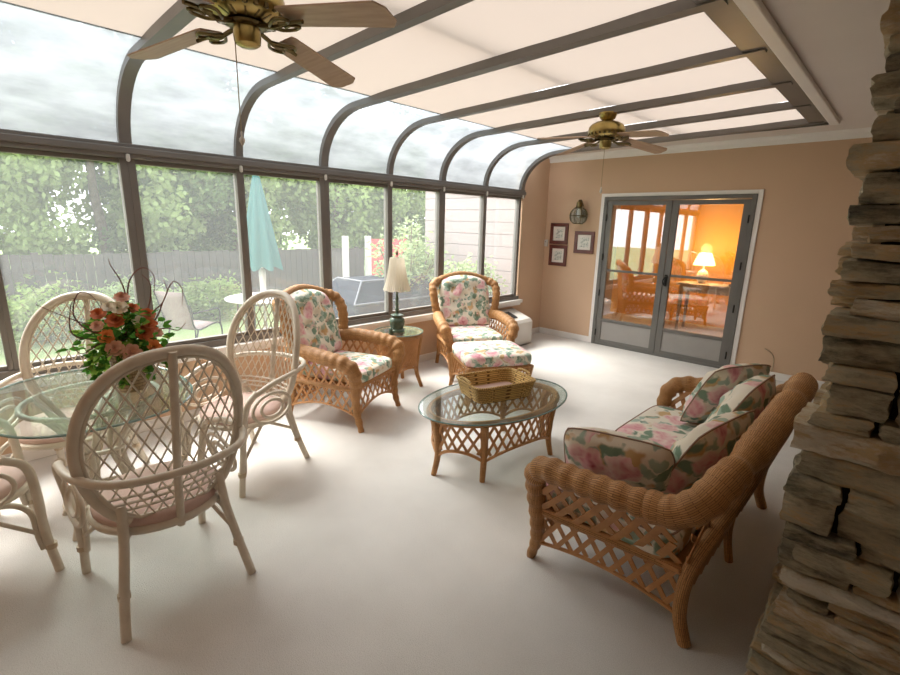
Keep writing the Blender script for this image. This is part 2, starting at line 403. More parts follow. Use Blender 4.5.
# crown moulding at the far wall, batten beside the roof opening
struct(MB().prism([(0, 0), (0, 0)], 0, 0).build('trim_2', 'white')) if False else None
cm = MB(); prof = [(0, 2.555), (-.012, 2.565), (-.02, 2.60), (-.05, 2.625), (-.055, 2.64), (0, 2.64)]
vs = [(x, YF+p[0], p[1]) for x in (.0, XR) for p in prof]; n = len(prof)
cm.add(vs, [(i, (i+1) % n, n+(i+1) % n, n+i) for i in range(n)])
struct(cm.build('trim_2', 'white', smooth=False))
struct(MB().bb(XO, XO+.075, YB, my(6)+.12, ZC-.035, ZC).build('trim_3', 'white', smooth=False, bevel=.008))
# baseboards
struct(MB().bb(0, .015, YB, 3.36, 0, .085).bb(0, .015, 4.52, YF, 0, .085).build('baseboard_left', 'white', smooth=False, bevel=.004))
struct(MB().bb(0, DX0, YF-.015, YF, 0, .085).bb(DX1, XR, YF-.015, YF, 0, .085).build('baseboard_far', 'white', smooth=False, bevel=.004))
# window sill
struct(MB().bb(-.1, .075, YB, my(6)+.09, .545, .592).bb(-.1, .05, YB, my(6)+.07, .51, .545).build('trim_4', 'white', smooth=False, bevel=.006))
# bronze top rail and bottom rail
struct(MB().bb(-.07, .035, YB, my(6)+.06, ZR, ZR+.10).bb(-.05, .05, YB, my(6)+.06, ZR+.03, ZR+.075).build('trim_5', 'bronze', smooth=False, bevel=.006))
struct(MB().bb(-.07, .02, YB, my(6)+.06, .592, .645).build('trim_6', 'bronze', smooth=False, bevel=.004))
# rafters: curved ribs running up from the top rail and over the roof
def rib_path(off=0):
    pts = []
    for k in range(15):
        a = PI/2*k/14; pts.append((.6-(.6+off)*math.cos(a), ZR+.09+(roofz(.6)-ZR-.09+off)*math.sin(a)))
    for x in (1.2, 2.0, 2.6, 3.3): pts.append((x, roofz(x)+off))
    return pts
tn = 7
for i in range(-2, 7):
    r_ = MB(); y = my(i); wd = .075 if i % 2 == 0 else .058
    pth = rib_path()
    k = [(.03, wd/2), (-.022, wd/2), (-.022, -wd/2), (.03, -wd/2)]
    r_.tube([(x, y, z) for x, z in pth], 1.0, 4, sect=[(a, b) for a, b in k], up=(0, 1, 0) if False else None)
    # lower cap rib
    struct(r_.build('trim_%d' % tn, 'bronze', smooth=True, angle=30)); tn += 1
# roof end frames
struct(MB().bb(3.19, XO, YB, my(6)+.04, 2.62, 2.70).build('trim_%d' % tn, 'bronze', smooth=False, bevel=.004)); tn += 1
struct(MB().bb(.55, XO, my(6)+.03, my(6)+.06, 2.60, 2.70).build('trim_%d' % tn, 'bronze', smooth=False)); tn += 1
# support bar that the shades ride over
struct(MB().tube([(1.98, YB, 2.745), (1.98, my(6), 2.745)], .03, 8).build('trim_%d' % tn, 'bronze')); tn += 1
# windows: one per bay (sash frame, pane, curved pane above, clip)
wn = 1
for i in range(-2, 6):
    y0, y1 = my(i), my(i+1)
    e = thing('window_%d' % wn, None, None); struct(e); wn += 1
    ww0 = .048 if i % 2 == 0 else .03; ww1 = .048 if (i+1) % 2 == 0 else .03
    fr = MB(); fr.bb(-.06, .015, y0, y0+ww0, .645, ZR); fr.bb(-.06, .015, y1-ww1, y1, .645, ZR)
    fr.bb(-.05, .0, y0, y1, .645, .675); fr.bb(-.05, .0, y0, y1, ZR-.03, ZR)
    o = fr.build('frame', 'bronze', e, smooth=False, bevel=.003)
    MB().bb(-.03, -.024, y0+.02, y1-.02, .66, ZR-.01).build('pane', 'glass', e, smooth=False)
    cp = rib_path(.012)[:15]+[(.80, roofz(.80)+.012)]; g = MB()
    g.grid(lambda u, v: (cp[int(round(u*15))][0], y0+.02+(y1-y0-.04)*v, cp[int(round(u*15))][1]), 15, 1)
    g.build('curved_pane', 'curved_glass', e)
    MB().lathe([(.0, -.028), (.012, -.022), (.014, 0), (.012, .022), (0, .028)], 10, (.04, y1, ZR+.005)).build('clip', 'plastic', e)
# roof shades
names = {-3: 'beige fabric roof shade behind the nearer ceiling fan, at the picture edge', -2: 'beige roof shade of the bay two before the nearer fan', -1: 'beige fabric roof shade in the top left corner above the blades',
         0: 'beige fabric roof shade in the bay just beyond the nearer ceiling fan', 1: 'second roof shade beyond the nearer fan, widest beige panel in view',
         2: 'fabric roof shade two bays short of the farther ceiling fan', 3: 'fabric roof shade in the bay just short of the farther fan', 4: 'fabric roof shade in the bay just past the farther fan', 5: 'narrow fabric roof shade nearest the far wall'}
for i in range(-2, 6):
    y0, y1 = my(i)+.004, my(i+1)-.004; s = MB()
    def P(u, v):
        x = .78+(3.24-.78)*u; d = abs(x-1.98)
        z = roofz(x)+.014+.020*min(1, max(0, (x-.78)/.35))+.018*math.exp(-(d/.07)**2)*math.sin(PI*v)**.5-.012*math.sin(PI*v)*min(1, max(0, (x-.78)/.35))
        z -= .012*math.sin(PI*min(1, max(0, (x-.78)/1.2)))**2 if x < 1.98 else .015*math.sin(PI*(x-1.98)/1.26)
        return (x, y0+(y1-y0)*v, z)
    s.grid(P, 48, 5)
    o = s.build('roof_shade', 'shade'); tag(o, names[i], 'roof shade', 'fabric roof shades')
    b = MB().tube([(.78, y0, roofz(.78)+.020), (.78, y1, roofz(.78)+.020)], .007, 8).build('hem_bar', 'bronze', o)

# stone chimney pillar
def stone_pillar():
    body = MB(); core = MB(); tones = []
    X0, YS, Y1 = 3.968, .60, 1.5
    z = 0.0; q = random.Random(11)
    def stone(x0, x1, y0, y1, z0, z1, tone):
        nx = max(3, int((x1-x0)/.025)); ny = max(2, int((y1-y0)/.04)); nzv = 5
        if nx > 16: nx = 16
        sd = q.random()*100; cx, cy, cz = (x0+x1)/2, (y0+y1)/2, (z0+z1)/2
        hx, hy, hz = (x1-x0)/2, (y1-y0)/2, (z1-z0)/2
        def shp(a, b, c):
            # rounded box point with a rough cleft surface
            p = Vector((cx+a*hx, cy+b*hy, cz+c*hz))
            cut = .003*(max(0, abs(a)-.7)+max(0, abs(c)-.6))*3
            p.x -= math.copysign(min(cut, hx*.4), a)*(abs(a) > .7); p.y -= math.copysign(cut, b)*(abs(b) > .9)*1.2
            nv = noise.noise_vector(Vector((p.x*9+sd, p.y*9, p.z*16)))*.011+noise.noise_vector(Vector((p.x*22+sd, p.y*26, p.z*70)))*.008
            p += Vector((nv.x*1.2, nv.y*1.7, nv.z*.55)); return p
        n0 = len(body.f)
        for fx in range(6):
            ax = fx//2; sg = 1 if fx % 2 else -1
            d = [(ny, nzv), (nx, nzv), (nx, ny)][ax]
            def P(u, v):
                a, b = 2*u-1, 2*v-1
                return [shp(sg, a, b), shp(a, sg, b), shp(a, b, sg)][ax]
            body.grid(P, d[0], d[1])
            if (ax == 0 and sg < 0) or (ax == 1 and sg > 0) or (ax == 2 and sg < 0):
                k = d[0]*d[1]
                body.f[-k:] = [tuple(reversed(t)) for t in body.f[-k:]]
        tones.extend([tone]*(len(body.f)-n0))
    while z < 2.66:
        h = q.choice([.03, .035, .045, .05, .06, .07, .085, .11]) ; h = min(h, 2.70-z)
        x = X0-q.uniform(-.02, .055); first = True
        while x < 5.55:
            L = q.uniform(.16, .46)
            if first: L = q.uniform(.12, .4)
            x1 = min(x+L, 5.6)
            pr = q.uniform(-.03, .035)
            sub = 2 if (h > .09 and q.random() < .35) else 1
            for k in range(sub):
                zz0 = z+h*k/sub; zz1 = z+h*(k+1)/sub-.004
                stone(x, x1-.006, YS-pr-q.uniform(0, .015), YS+.22, zz0+.001, zz1, q.random())
            x = x1; first = False
        y = YS+.2
        while y < Y1:
            L = q.uniform(.15, .4); y1 = min(y+L, Y1)
            xx = X0-q.uniform(-.015, .05)
            stone(xx, X0+.2, y, y1-.006, z+.001, z+h-.004, q.random()); y = y1
        z += h
    o = body.build('stone_chimney', 'stone', angle=35); struct(o); tag(o, 'dry-stacked ledgestone chimney pillar at the right edge', 'stone pillar')
    at = o.data.attributes.new('tone', 'FLOAT', 'FACE'); at.data.foreach_set('value', tones)
    MB().bb(X0+.05, 5.6, YS+.05, Y1-.03, 0, ZC).build('core', 'mortar', o, smooth=False)
stone_pillar()

# double glass doors in the far wall
def doors():
    e = thing('door_1', None, None); struct(e)
    YD = YF
    t = MB(); t.bb(DX0-.005, DX0+.045, YD-.02, YD+.02, 0, DZ); t.bb(DX1-.045, DX1+.005, YD-.02, YD+.02, 0, DZ); t.bb(DX0+.045, DX1-.045, YD-.019, YD+.02, DZ-.045, DZ)
    t.build('casing', 'white', e, smooth=False, bevel=.004)
    f = MB(); a, b = DX0+.045, DX1-.045
    f.bb(a, a+.05, YD-.03, YD+.08, 0, DZ-.045); f.bb(b-.05, b, YD-.03, YD+.08, 0, DZ-.045); f.bb(a+.05, b-.05, YD-.029, YD+.08, DZ-.095, DZ-.046); f.bb(a+.05, b-.05, YD-.029, YD+.08, 0, .03)
    f.build('door_frame', 'door', e, smooth=False, bevel=.004)
    mid = (a+b)/2
    for k, (x0, x1) in enumerate(((a+.05, mid-.003), (mid+.003, b-.05))):
        d = MB(); st = .075
        d.bb(x0, x0+st, YD-.02, YD+.02, .03, 2.0); d.bb(x1-st, x1, YD-.02, YD+.02, .03, 2.0)
        d.bb(x0+st, x1-st, YD-.019, YD+.02, 1.945, 2.0); d.bb(x0+st, x1-st, YD-.019, YD+.02, .03, .08); d.bb(x0+st, x1-st, YD-.019, YD+.02, .34, .385)
        d.bb(x0+st, x1-st, YD-.012, YD+.012, 1.055, 1.085)
        o = d.build('door_leaf', 'door', e, smooth=False, bevel=.003)
        MB().bb(x0+st, x1-st, YD-.008, YD+.008, .08, .34).build('kick_panel', 'kick', o, smooth=False)
        MB().bb(x0+st, x1-st, YD-.004, YD+.004, .385, 1.945).build('glass_pane', 'door_glass', o, smooth=False)
        hx = x0+.004 if k == 0 else x1-.004
        for hz in (.18, .75, 1.25, 1.78):
            MB().lathe([(.009, -.045), (.009, .045)], 8, (hx, YD-.03, hz)).build('hinge', 'black', o)
        if k == 1:
            h = MB(); hx = x0+.035; h.bb(hx-.018, hx+.018, YD-.03, YD-.02, .93, 1.08)
            h.tube(spline([(hx, YD-.03, 1.05), (hx, YD-.07, 1.045), (hx-.02, YD-.075, 1.0), (hx-.01, YD-.06, .95)], 5), .009, 8)
            h.build('handle', 'black', o)
doors()

# ------------------------------------------------------------------ things on the far wall
def picture(name, label, x, z, w_, h_):
    t = thing(name, label, 'framed picture', (x, YF, z), 0, 'mahogany framed botanical prints')
    f = MB(); b = .05
    f.bb(-w_/2, w_/2, -.022, 0, -h_/2, -h_/2+b); f.bb(-w_/2, w_/2, -.022, 0, h_/2-b, h_/2); f.bb(-w_/2, -w_/2+b, -.022, 0, -h_/2+b, h_/2-b); f.bb(w_/2-b, w_/2, -.022, 0, -h_/2+b, h_/2-b)
    f.build('frame', 'mahog', t, smooth=False, bevel=.004)
    MB().bb(-w_/2+b, w_/2-b, -.010, -.001, -h_/2+b, h_/2-b).build('mount', 'mat_board', t, smooth=False)
    MB().bb(-w_/2+.085, w_/2-.085, -.012, -.010, -h_/2+.085, h_/2-.085).build('print', 'print', t, smooth=False)
picture('picture_frame', 'upper mahogany framed print of the stacked pair left of the sconce', .245, 1.545, .30, .305)
picture('picture_frame', 'lower mahogany framed print of the stacked pair', .25, 1.225, .30, .305)
picture('picture_frame', 'single mahogany framed print hanging right of the stacked pair, below the lantern', .665, 1.435, .31, .31)
def lantern():
    t = thing('wall_lantern', 'round brass and glass wall lantern above the framed prints', 'wall lantern', (.60, YF, 1.84)); t.scale = (1.35, 1.35, 1.3)
    MB().lathe([(.0, 0), (.05, .0), (.055, .012), (.0, .02)], 18).build('wall_plate', 'darkbrass', t).rotation_euler = (PI/2, 0, 0)
    MB().tube(spline([(0, -.01, .08), (0, -.05, .13), (0, -.085, .13)], 5), .008, 8).build('bracket', 'darkbrass', t)
    MB().lathe([(.0, .14), (.012, .135), (.02, .12), (.03, .11), (.035, .06), (.05, .055), (.045, .045)], 16, (0, -.085, 0)).build('cap', 'darkbrass', t)
    g = MB(); g.lathe([(.045, .05), (.075, .02), (.088, -.03), (.075, -.085), (.045, -.11)], 18, (0, -.085, 0), cap=False); g.build('globe', glass_mat('lantern_glass', (.8, .86, .84), 1.5, .18), t)
    c = MB()
    for k in range(8):
        a = 2*PI*k/8; c.tube(spline([(math.cos(a)*r, -.085+math.sin(a)*r, z) for r, z in ((.045, .05), (.078, .02), (.091, -.03), (.078, -.085), (.045, -.112))], 3), .004, 5)
    for zz, r in ((-.03, .092), (-.112, .045)): c.tube([(math.cos(2*PI*k/20)*r, -.085+math.sin(2*PI*k/20)*r, zz) for k in range(20)], .005, 5, closed=True)
    c.build('cage', 'darkbrass', t)
    MB().lathe([(.012, .05), (.02, .02), (.022, -.03), (0, -.06)], 12, (0, -.085, 0)).build('bulb', 'crystal', t)
lantern()
th = thing('thermostat', 'small white thermostat box on the wall by the corner', 'thermostat', (.032, YF, 1.40))
MB().bb(-.026, .026, -.028, 0, -.05, .05).build('housing', 'plastic', th, smooth=False, bevel=.006)
MB().bb(-.010, .010, -.030, -.028, .012, .026).build('display', 'kick', th, smooth=False)
cb = MB().tube(spline([(3.16, YF-.008, .06), (3.165, YF-.012, .22), (3.13, YF-.02, .30), (3.06, YF-.025, .34)], 6), .005, 6).build('wall_cable', 'bind')
tag(cb, 'thin tan cable poking up the far wall behind the wicker sofa', 'cable')
# air conditioner under the window
def ac():
    t = thing('air_conditioner', 'white through-wall air conditioner under the window near the far corner', 'air conditioner', (.0, 3.94, 0))
    pr = [(.016, .01), (.36, .01), (.37, .05), (.37, .33), (.33, .37), (.016, .475)]; L = .535; b = MB(); n = len(pr)
    vs = [(x, y, z) for y in (-L, L) for x, z in pr]
    b.add(vs, [tuple(range(n)), tuple(range(2*n-1, n-1, -1))]+[(i, n+i, n+(i+1) % n, (i+1) % n) for i in range(n)])
    b.build('cabinet', 'plastic', t, smooth=False, bevel=.008)
    g = MB(); rot = Matrix.Rotation(math.atan2(.105, .314), 3, 'Y')
    g.box((.19, .12, .424), (.17, .36, .012), rot); o = g.build('vent_grille', 'grille', t, smooth=False)
    s = MB()
    for k in range(7): s.box((.12+.023*k, .12, .452-.0077*k), (.006, .36, .006), rot)
    s.build('louvre', 'black', o, smooth=False)
    MB().box((.19, -.33, .424), (.14, .2, .01), rot).build('control_lid', 'white', t, smooth=False)
    MB().lathe([(.02, -.01), (.02, .012), (0, .014)], 12, (.2, .545, .2)).build('knob', 'white', t)
ac()

# ------------------------------------------------------------------ ceiling fans
def fan(label, x, y, rz):
    t = thing('ceiling_fan', label, 'ceiling fan', (x, y, 0), rz, 'brass ceiling fans')
    zt = roofz(x)-.02
    MB().lathe([(.075, zt), (.075, zt-.015), (.062, zt-.045), (.03, zt-.07), (.018, zt-.075)], 24).build('canopy', 'brass', t)
    MB().lathe([(.014, zt-.07), (.014, 2.535), (.03, 2.53), (.03, 2.515)], 12).build('downrod', 'brass', t)
    h = MB().lathe([(.03, 2.53), (.10, 2.52), (.135, 2.5), (.15, 2.48), (.155, 2.445), (.15, 2.42), (.13, 2.407), (.09, 2.397), (.06, 2.395)], 32).build('motor_housing', 'brass', t)
    b = MB()
    for k in range(24):
        a = 2*PI*k/24; b.lathe([(.0, .012), (.011, .008), (.011, -.008), (0, -.012)], 6, (math.cos(a)*.146, math.sin(a)*.146, 2.423))
    for k in range(16):
        a = 2*PI*k/16; b.tube([(math.cos(a)*.085, math.sin(a)*.085, 2.399), (math.cos(a)*.13, math.sin(a)*.13, 2.411)], .006, 5)
    b.build('beading', 'darkbrass', h)
    MB().lathe([(.06, 2.397), (.075, 2.39), (.075, 2.38), (.05, 2.375)], 20).build('flywheel', 'darkbrass', t)
    MB().lathe([(.05, 2.38), (.052, 2.345), (.048, 2.317), (.03, 2.307), (0, 2.305)], 16).build('switch_housing', 'brass', t)
    for k in range(4):
        a = PI/2*k; ca, sa = math.cos(a), math.sin(a)
        def L(px, py, pz): return (px*ca-py*sa, px*sa+py*ca, pz)
        irn = MB()
        irn.tube([L(*p) for p in spline([(.06, 0, 2.383), (.11, 0, 2.37), (.15, 0, 2.36), (.19, 0, 2.367)], 5)], .010, 6)
        for sg in (1, -1):
            irn.tube([L(*p) for p in spline([(.12, 0, 2.367), (.155, .035*sg, 2.361), (.20, .055*sg, 2.365), (.235, .035*sg, 2.363), (.215, .012*sg, 2.363), (.18, .02*sg, 2.363)], 5)], .007, 6)
        irn.tube([L(*p) for p in spline([(.19, 0, 2.367), (.24, 0, 2.367), (.28, 0, 2.363)], 4)], .008, 6)
        iob = irn.build('blade_iron', 'darkbrass', t)
        bl = MB(); pts = []
        x0, x1, w0, w1 = .195, .665, .055, .072; N = 14; top = []; 
        outl = [(x0, -w0), (x0+.02, -w0-.006), (x1-.03, -w1), (x1, -w1+.035), (x1, w1-.035), (x1-.03, w1), (x0+.02, w0+.006), (x0, w0)]
        pit = R(11)
        for dz in (-.003, .003):
            for px, py in outl:
                zz = 2.391-.055*(px-x0)/(x1-x0)+-py*math.sin(pit)+dz; pts.append(L(px, py*math.cos(pit), zz))
        n = len(outl)
        bl.add(pts, [tuple(range(n-1, -1, -1)), tuple(range(n, 2*n))]+[(i, (i+1) % n, n+(i+1) % n, n+i) for i in range(n)])
        bl.build('blade', 'blade', t, smooth=False)
    ch = MB().tube([(-.03, -.035, 2.315), (-.031, -.036, 2.1), (-.03, -.036, 1.99)], .0022, 5).build('pull_chain', 'chain', t)
    MB().lathe([(0, 1.995), (.004, 1.985), (.004, 1.97), (.011, 1.96), (.012, 1.95), (.006, 1.94), (0, 1.93)], 8, (-.03, -.036, 0)).build('pull_knob', 'crystal', ch)
fan('nearer brass ceiling fan with four oak blades, at the top left', 2.02, -.167, R(20))
fan('farther brass ceiling fan with four oak blades, before the far wall', 2.0, 2.96, R(66))

# ------------------------------------------------------------------ cushions and wicker helpers
def pillow(name, label, loc, rot, a, b, t, group='floral throw pillows', edge=True):
    m = MB(); o = None
    def out(u, v):
        x = a*u*(1-.10*v**4); y = b*v*(1-.10*u**4); return x, y
    for sg in (1, -1):
        def P(i, j):
            u, v = 2*i-1, 2*j-1; x, y = out(u, v)
            z = sg*t*((1-abs(u)**2.6)*(1-abs(v)**2.6))**.55
            z += .012*noise.noise(Vector((x*14+loc[0]*5, y*14, sg+loc[1])))*(1-max(abs(u), abs(v))**4)*2
            return (x, y, z)
        n0 = len(m.f); m.grid(P, 22, 22)
        if sg < 0: m.f[n0:] = [tuple(reversed(q)) for q in m.f[n0:]]
    o = m.build(name, 'floral_big', smooth=True, angle=180); o.location = loc; o.rotation_euler = rot
    tag(o, label, 'pillow', group)
    if edge:
        pts = []
        for k in range(60):
            s_ = k/60*4; i = int(s_); f = s_-i; u, v = [(2*f-1, -1), (1, 2*f-1), (1-2*f, 1), (-1, 1-2*f)][i]; x, y = out(u, v); pts.append((x, y, 0))
        MB().tube(pts, .0042, 6, closed=True).build('piping', 'piping', o)
    return o
def bulge(pts, r, amp=.08, per=.085, taper=None):
    L = 0; rr = []
    for i, p in enumerate(pts):
        if i: L += (p-pts[i-1]).length
        f = 1 if not taper else taper(i/(len(pts)-1))
        rr.append(r*f*(1+amp*math.sin(2*PI*L/per)))
    return rr
def lin(a, b, t): return tuple(x+(y-x)*t for x, y in zip(a, b))
def patch(c00, c10, c01, c11):
    c00, c10, c01, c11 = map(Vector, (c00, c10, c01, c11))
    P = lambda u, v: (c00*(1-u)+c10*u)*(1-v)+(c01*(1-u)+c11*u)*v
    n = ((c10-c00).cross(c01-c00)).normalized()
    return P, (lambda u, v: n)
def lat_panel(name, par, c00, c10, c01, c11, per=16, width=.016, arch=.0, slope=None, steps=14, rails=True, m='strip'):
    P, N = patch(c00, c10, c01, c11); U = (Vector(c10)-Vector(c00)).length; V = (Vector(c01)-Vector(c00)).length
    sl = slope if slope else .62*V/U
    vlo = (lambda u: arch*(1-(2*abs(u-.5))**2)) if arch else None
    b = MB(); b.lattice(P, N, per*U, width, .005, sl, vlo, steps, .0035)
    if rails:
        b.tube([P(u/16, arch*(1-(2*abs(u/16-.5))**2)) for u in range(17)], .010, 6)
    return b.build(name, m, par, smooth=False)

# ------------------------------------------------------------------ wicker armchairs
def armchair():
    t = thing('wicker_armchair', 'wicker wing armchair with floral cushions, turned sideways beside the white chair', 'armchair', (0, 0, 0), 0, 'wicker wing armchairs')
    for s in (1, -1):
        # arm roll that runs forward, curls down and becomes the front leg
        p = spline([(s*.31, -.30, .60), (s*.36, -.12, .615), (s*.385, .10, .60), (s*.39, .27, .575), (s*.375, .345, .52), (s*.345, .345, .42), (s*.32, .325, .28), (s*.31, .335, .13), (s*.315, .37, .0)], 9)
        def tp(f): return 1 if f < .5 else 1-.62*((f-.5)/.5)**.8
        MB().tube(p, bulge(p, .058, .10, .07, tp), 14).build('arm', 'wicker', t)
        MB().tube(spline([(s*.30, -.31, .40), (s*.30, -.31, .2), (s*.31, -.35, 0)], 6), [.028]*7+[.022]*6, 10).build('leg', 'wicker', t)
        # side panels
        lat_panel('side_panel', t, (s*.31, -.31, .12), (s*.31, .32, .12), (s*.31, -.31, .33), (s*.315, .32, .33), 13, .017, .32)
        MB().tube([(s*.312, -.31, .345), (s*.318, .33, .345)], .022, 8).build('side_rail', 'wicker', t)
        lat_panel('arm_panel', t, (s*.315, -.31, .36), (s*.32, .32, .36), (s*.34, -.31, .58), (s*.37, .32, .56), 13, .017)
        # wing roll
        wp = spline([(s*.34, -.24, .60), (s*.365, -.24, .72), (s*.385, -.27, .86), (s*.375, -.33, .95), (s*.31, -.40, .99)], 8)
        MB().tube(wp, bulge(wp, .045, .10, .06), 12).build('wing', 'wicker', t)
    tp = spline([(-.335, -.385, .965), (-.24, -.42, 1.015), (0, -.44, 1.06), (.24, -.42, 1.015), (.335, -.385, .965)], 9)
    MB().tube(tp, bulge(tp, .040, .08, .06), 12).build('top_rail', 'wicker', t)
    lat_panel('front_panel', t, (-.31, .335, .12), (.31, .335, .12), (-.31, .335, .36), (.31, .335, .36), 13, .017, .34)
    MB().tube([(-.32, .335, .365), (.32, .335, .365)], .02, 8).build('front_rail', 'wicker', t)
    lat_panel('back_panel', t, (-.29, -.325, .14), (.29, -.325, .14), (-.32, -.43, 1.02), (.32, -.43, 1.02), 13, .024, 0, steps=24)
    MB().bb(-.30, .30, -.31, .33, .345, .365).build('seat_deck', 'strip', t, smooth=False)
    MB().ell((0, .035, .425), .29, .325, .062, .45, .28).build('seat_cushion', 'floral', t, angle=180)
    # tufted back cushion
    b = MB(); btn = [(x, z) for z in (.6, .76, .92) for x in (-.14, .14)]+[(0, .68), (0, .84)]
    for sg in (1, -1):
        def P(u, v):
            x = (2*u-1); z = v
            hw = .315 if v < .7 else .315-.05*((v-.7)/.3)**2
            top = .535+.055*(1-x*x)
            zz = .47+top*v; edge = ((1-abs(x)**5)*(1-abs(2*v-1)**6))**.5
            th = .07*edge
            if sg > 0:
                th += .018*edge
                for bx, bz in btn:
                    d2 = ((x*hw-bx)**2+(zz-bz)**2); th -= .045*math.exp(-d2/.0022)
            y = -.235-.16*(v)+sg*th
            return (x*hw, y, zz)
        n0 = len(b.f); b.grid(P, 30, 30)
        if sg > 0: b.f[n0:] = [tuple(reversed(q)) for q in b.f[n0:]]
    bc = b.build('back_cushion', 'floral', t, angle=180)
    for bx, bz in btn:
        v = (bz-.47)/.56; MB().ell((bx, -.235-.16*v+.047, bz), .011, .006, .011, 1, 1, 8, 6).build('button', 'piping', bc)
    return t
ac1 = armchair()
ac1.location = (.70, 1.10, 0); ac1.rotation_euler.z = math.atan2(.377, .93)-PI/2
ac2 = copy_tree(ac1); ac2['label'] = 'wicker wing armchair with floral cushions, facing us behind the ottoman'
ac2.location = (.62, 2.86, 0); ac2.rotation_euler.z = math.atan2(-.52, .85)-PI/2
def ottoman():
    t = thing('wicker_ottoman', 'wicker ottoman with a floral cushion in front of the facing armchair', 'ottoman', (1.27, 2.42, 0), math.atan2(-.52, .85)-PI/2)
    A, B = .305, .28
    for sx in (1, -1):
        for sy in (1, -1):
            p = spline([(sx*A, sy*B, .36), (sx*A*.96, sy*B*.96, .2), (sx*A*1.06, sy*B*1.06, 0)], 6)
            MB().tube(p, [.034-.014*i/(len(p)-1) for i in range(len(p))], 10).build('leg', 'wicker', t)
    for a, b_ in (((-A, -B), (A, -B)), ((A, -B), (A, B)), ((A, B), (-A, B)), ((-A, B), (-A, -B))):
        lat_panel('panel', t, (*a, .12), (*b_, .12), (*a, .33), (*b_, .33), 13, .017, .34)
    MB().tube([(-A, -B, .345), (A, -B, .345), (A, B, .345), (-A, B, .345)], .022, 8, closed=True).build('top_rail', 'wicker', t)
    MB().bb(-A, A, -B, B, .34, .355).build('deck', 'strip', t, smooth=False)
    MB().ell((0, 0, .415), A+.03, B+.03, .066, .4, .25).build('cushion', 'floral', t, angle=180)
ottoman()

# ------------------------------------------------------------------ wicker sofa
def sofa():
    t = thing('wicker_sofa', 'wicker sofa with floral seat cushions, its side and back towards us', 'sofa', (3.33, 1.40, 0), PI/2)
    XL = .70
    for s in (1, -1):
        p = spline([(s*.865, -.28, .645), (s*.87, -.10, .635), (s*.865, .08, .62), (s*.85, .22, .605), (s*.82, .295, .55), (s*.785, .315, .43), (s*.755, .315, .27), (s*.72, .335, .12), (s*.695, .375, 0)], 10)
        def tp(f): return 1 if f < .5 else 1-.6*((f-.5)/.5)**.8
        MB().tube(p, bulge(p, .054, .09, .075, tp), 16).build('arm', 'wicker', t)
        # rear leg post sweeping up into the back arch
        MB().tube(spline([(s*.69, -.37, 0), (s*.685, -.335, .12), (s*.70, -.34, .28), (s*.705, -.365, .41), (s*.64, -.405, .53), (s*.46, -.435, .60), (0, -.445, .64)], 8), .027, 10).build('leg', 'wicker', t)
        lat_panel('side_panel', t, (s*.69, -.32, .12), (s*.72, .325, .12), (s*.70, -.32, .31), (s*.755, .315, .31), 12, .022, .25)
        MB().tube([(s*.705, -.325, .33), (s*.765, .315, .33)], .02, 8).build('side_rail', 'wicker', t)
        lat_panel('arm_panel', t, (s*.71, -.32, .345), (s*.77, .31, .345), (s*.855, -.28, .62), (s*.835, .25, .585), 11.5, .030)
    hl = [(.868, -.22, .643), (.868, -.31, .66), (.845, -.385, .72), (.77, -.43, .795), (.62, -.455, .83), (.32, -.48, .89)]
    p = spline([(-x, y, z) for x, y, z in hl]+[(0, -.49, .915)]+hl[::-1], 10)
    rr_ = bulge(p, .060, .05, .07); rr_ = [r_*(1-.22*math.exp(-((q.x-xc)/.05)**2)) for r_, q in zip(rr_, p) for xc in [min((-.66, .0, .66), key=lambda c: abs(c-q.x))]]
    MB().tube(p, rr_, 18).build('back_roll', 'wicker', t)
    def bp_(u, v):
        x = (2*u-1); top = Vector((x*.82, -.37-.11*(1-abs(x)**2.2), .70+.19*(1-abs(x)**2.4))); lo = Vector((x*.70, -.33, .15)); return lo.lerp(top, v)
    bm = MB(); bm.lattice(bp_, lambda u, v: Vector((0, -1, .25)).normalized(), 17, .026, .005, .28, lambda u: .12*(1-(abs(math.sin(u*2*PI)))), 20, .0035)
    bm.build('back_panel', 'strip', t, smooth=False)
    # apron along the front and middle legs
    lat_panel('front_panel', t, (-.715, .325, .13), (.715, .325, .13), (-.75, .325, .33), (.75, .325, .33), 12, .022, .25)
    MB().tube([(-.76, .325, .34), (.76, .325, .34)], .022, 8).build('front_rail', 'wicker', t)
    MB().tube(spline([(0, -.34, .30), (0, -.335, .15), (.0, -.36, 0)], 6), .020, 8).build('leg', 'wicker', t)
    MB().bb(-.73, .73, -.32, .34, .325, .345).build('seat_deck', 'strip', t, smooth=False)
    for s in (1, -1):
        c = MB().ell((s*.375, .03, .405), .375, .33, .068, .4, .22, 36, 14).build('seat_cushion', 'floral_big', t, angle=180)
        pts = []
        for k in range(48):
            th = 2*PI*k/48; sg = lambda x, e: math.copysign(abs(x)**e, x)
            pts.append((s*.375+.355*sg(math.cos(th), .22), .03+.31*sg(math.sin(th), .22), .457))
        MB().tube(pts, .005, 5, closed=True).build('piping', 'piping', c)
    return t
sofa()
def rotm(xdir, ydir):
    x = Vector(xdir).normalized(); z = x.cross(Vector(ydir)).normalized(); y = z.cross(x)
    return Matrix((x, y, z)).transposed().to_euler()
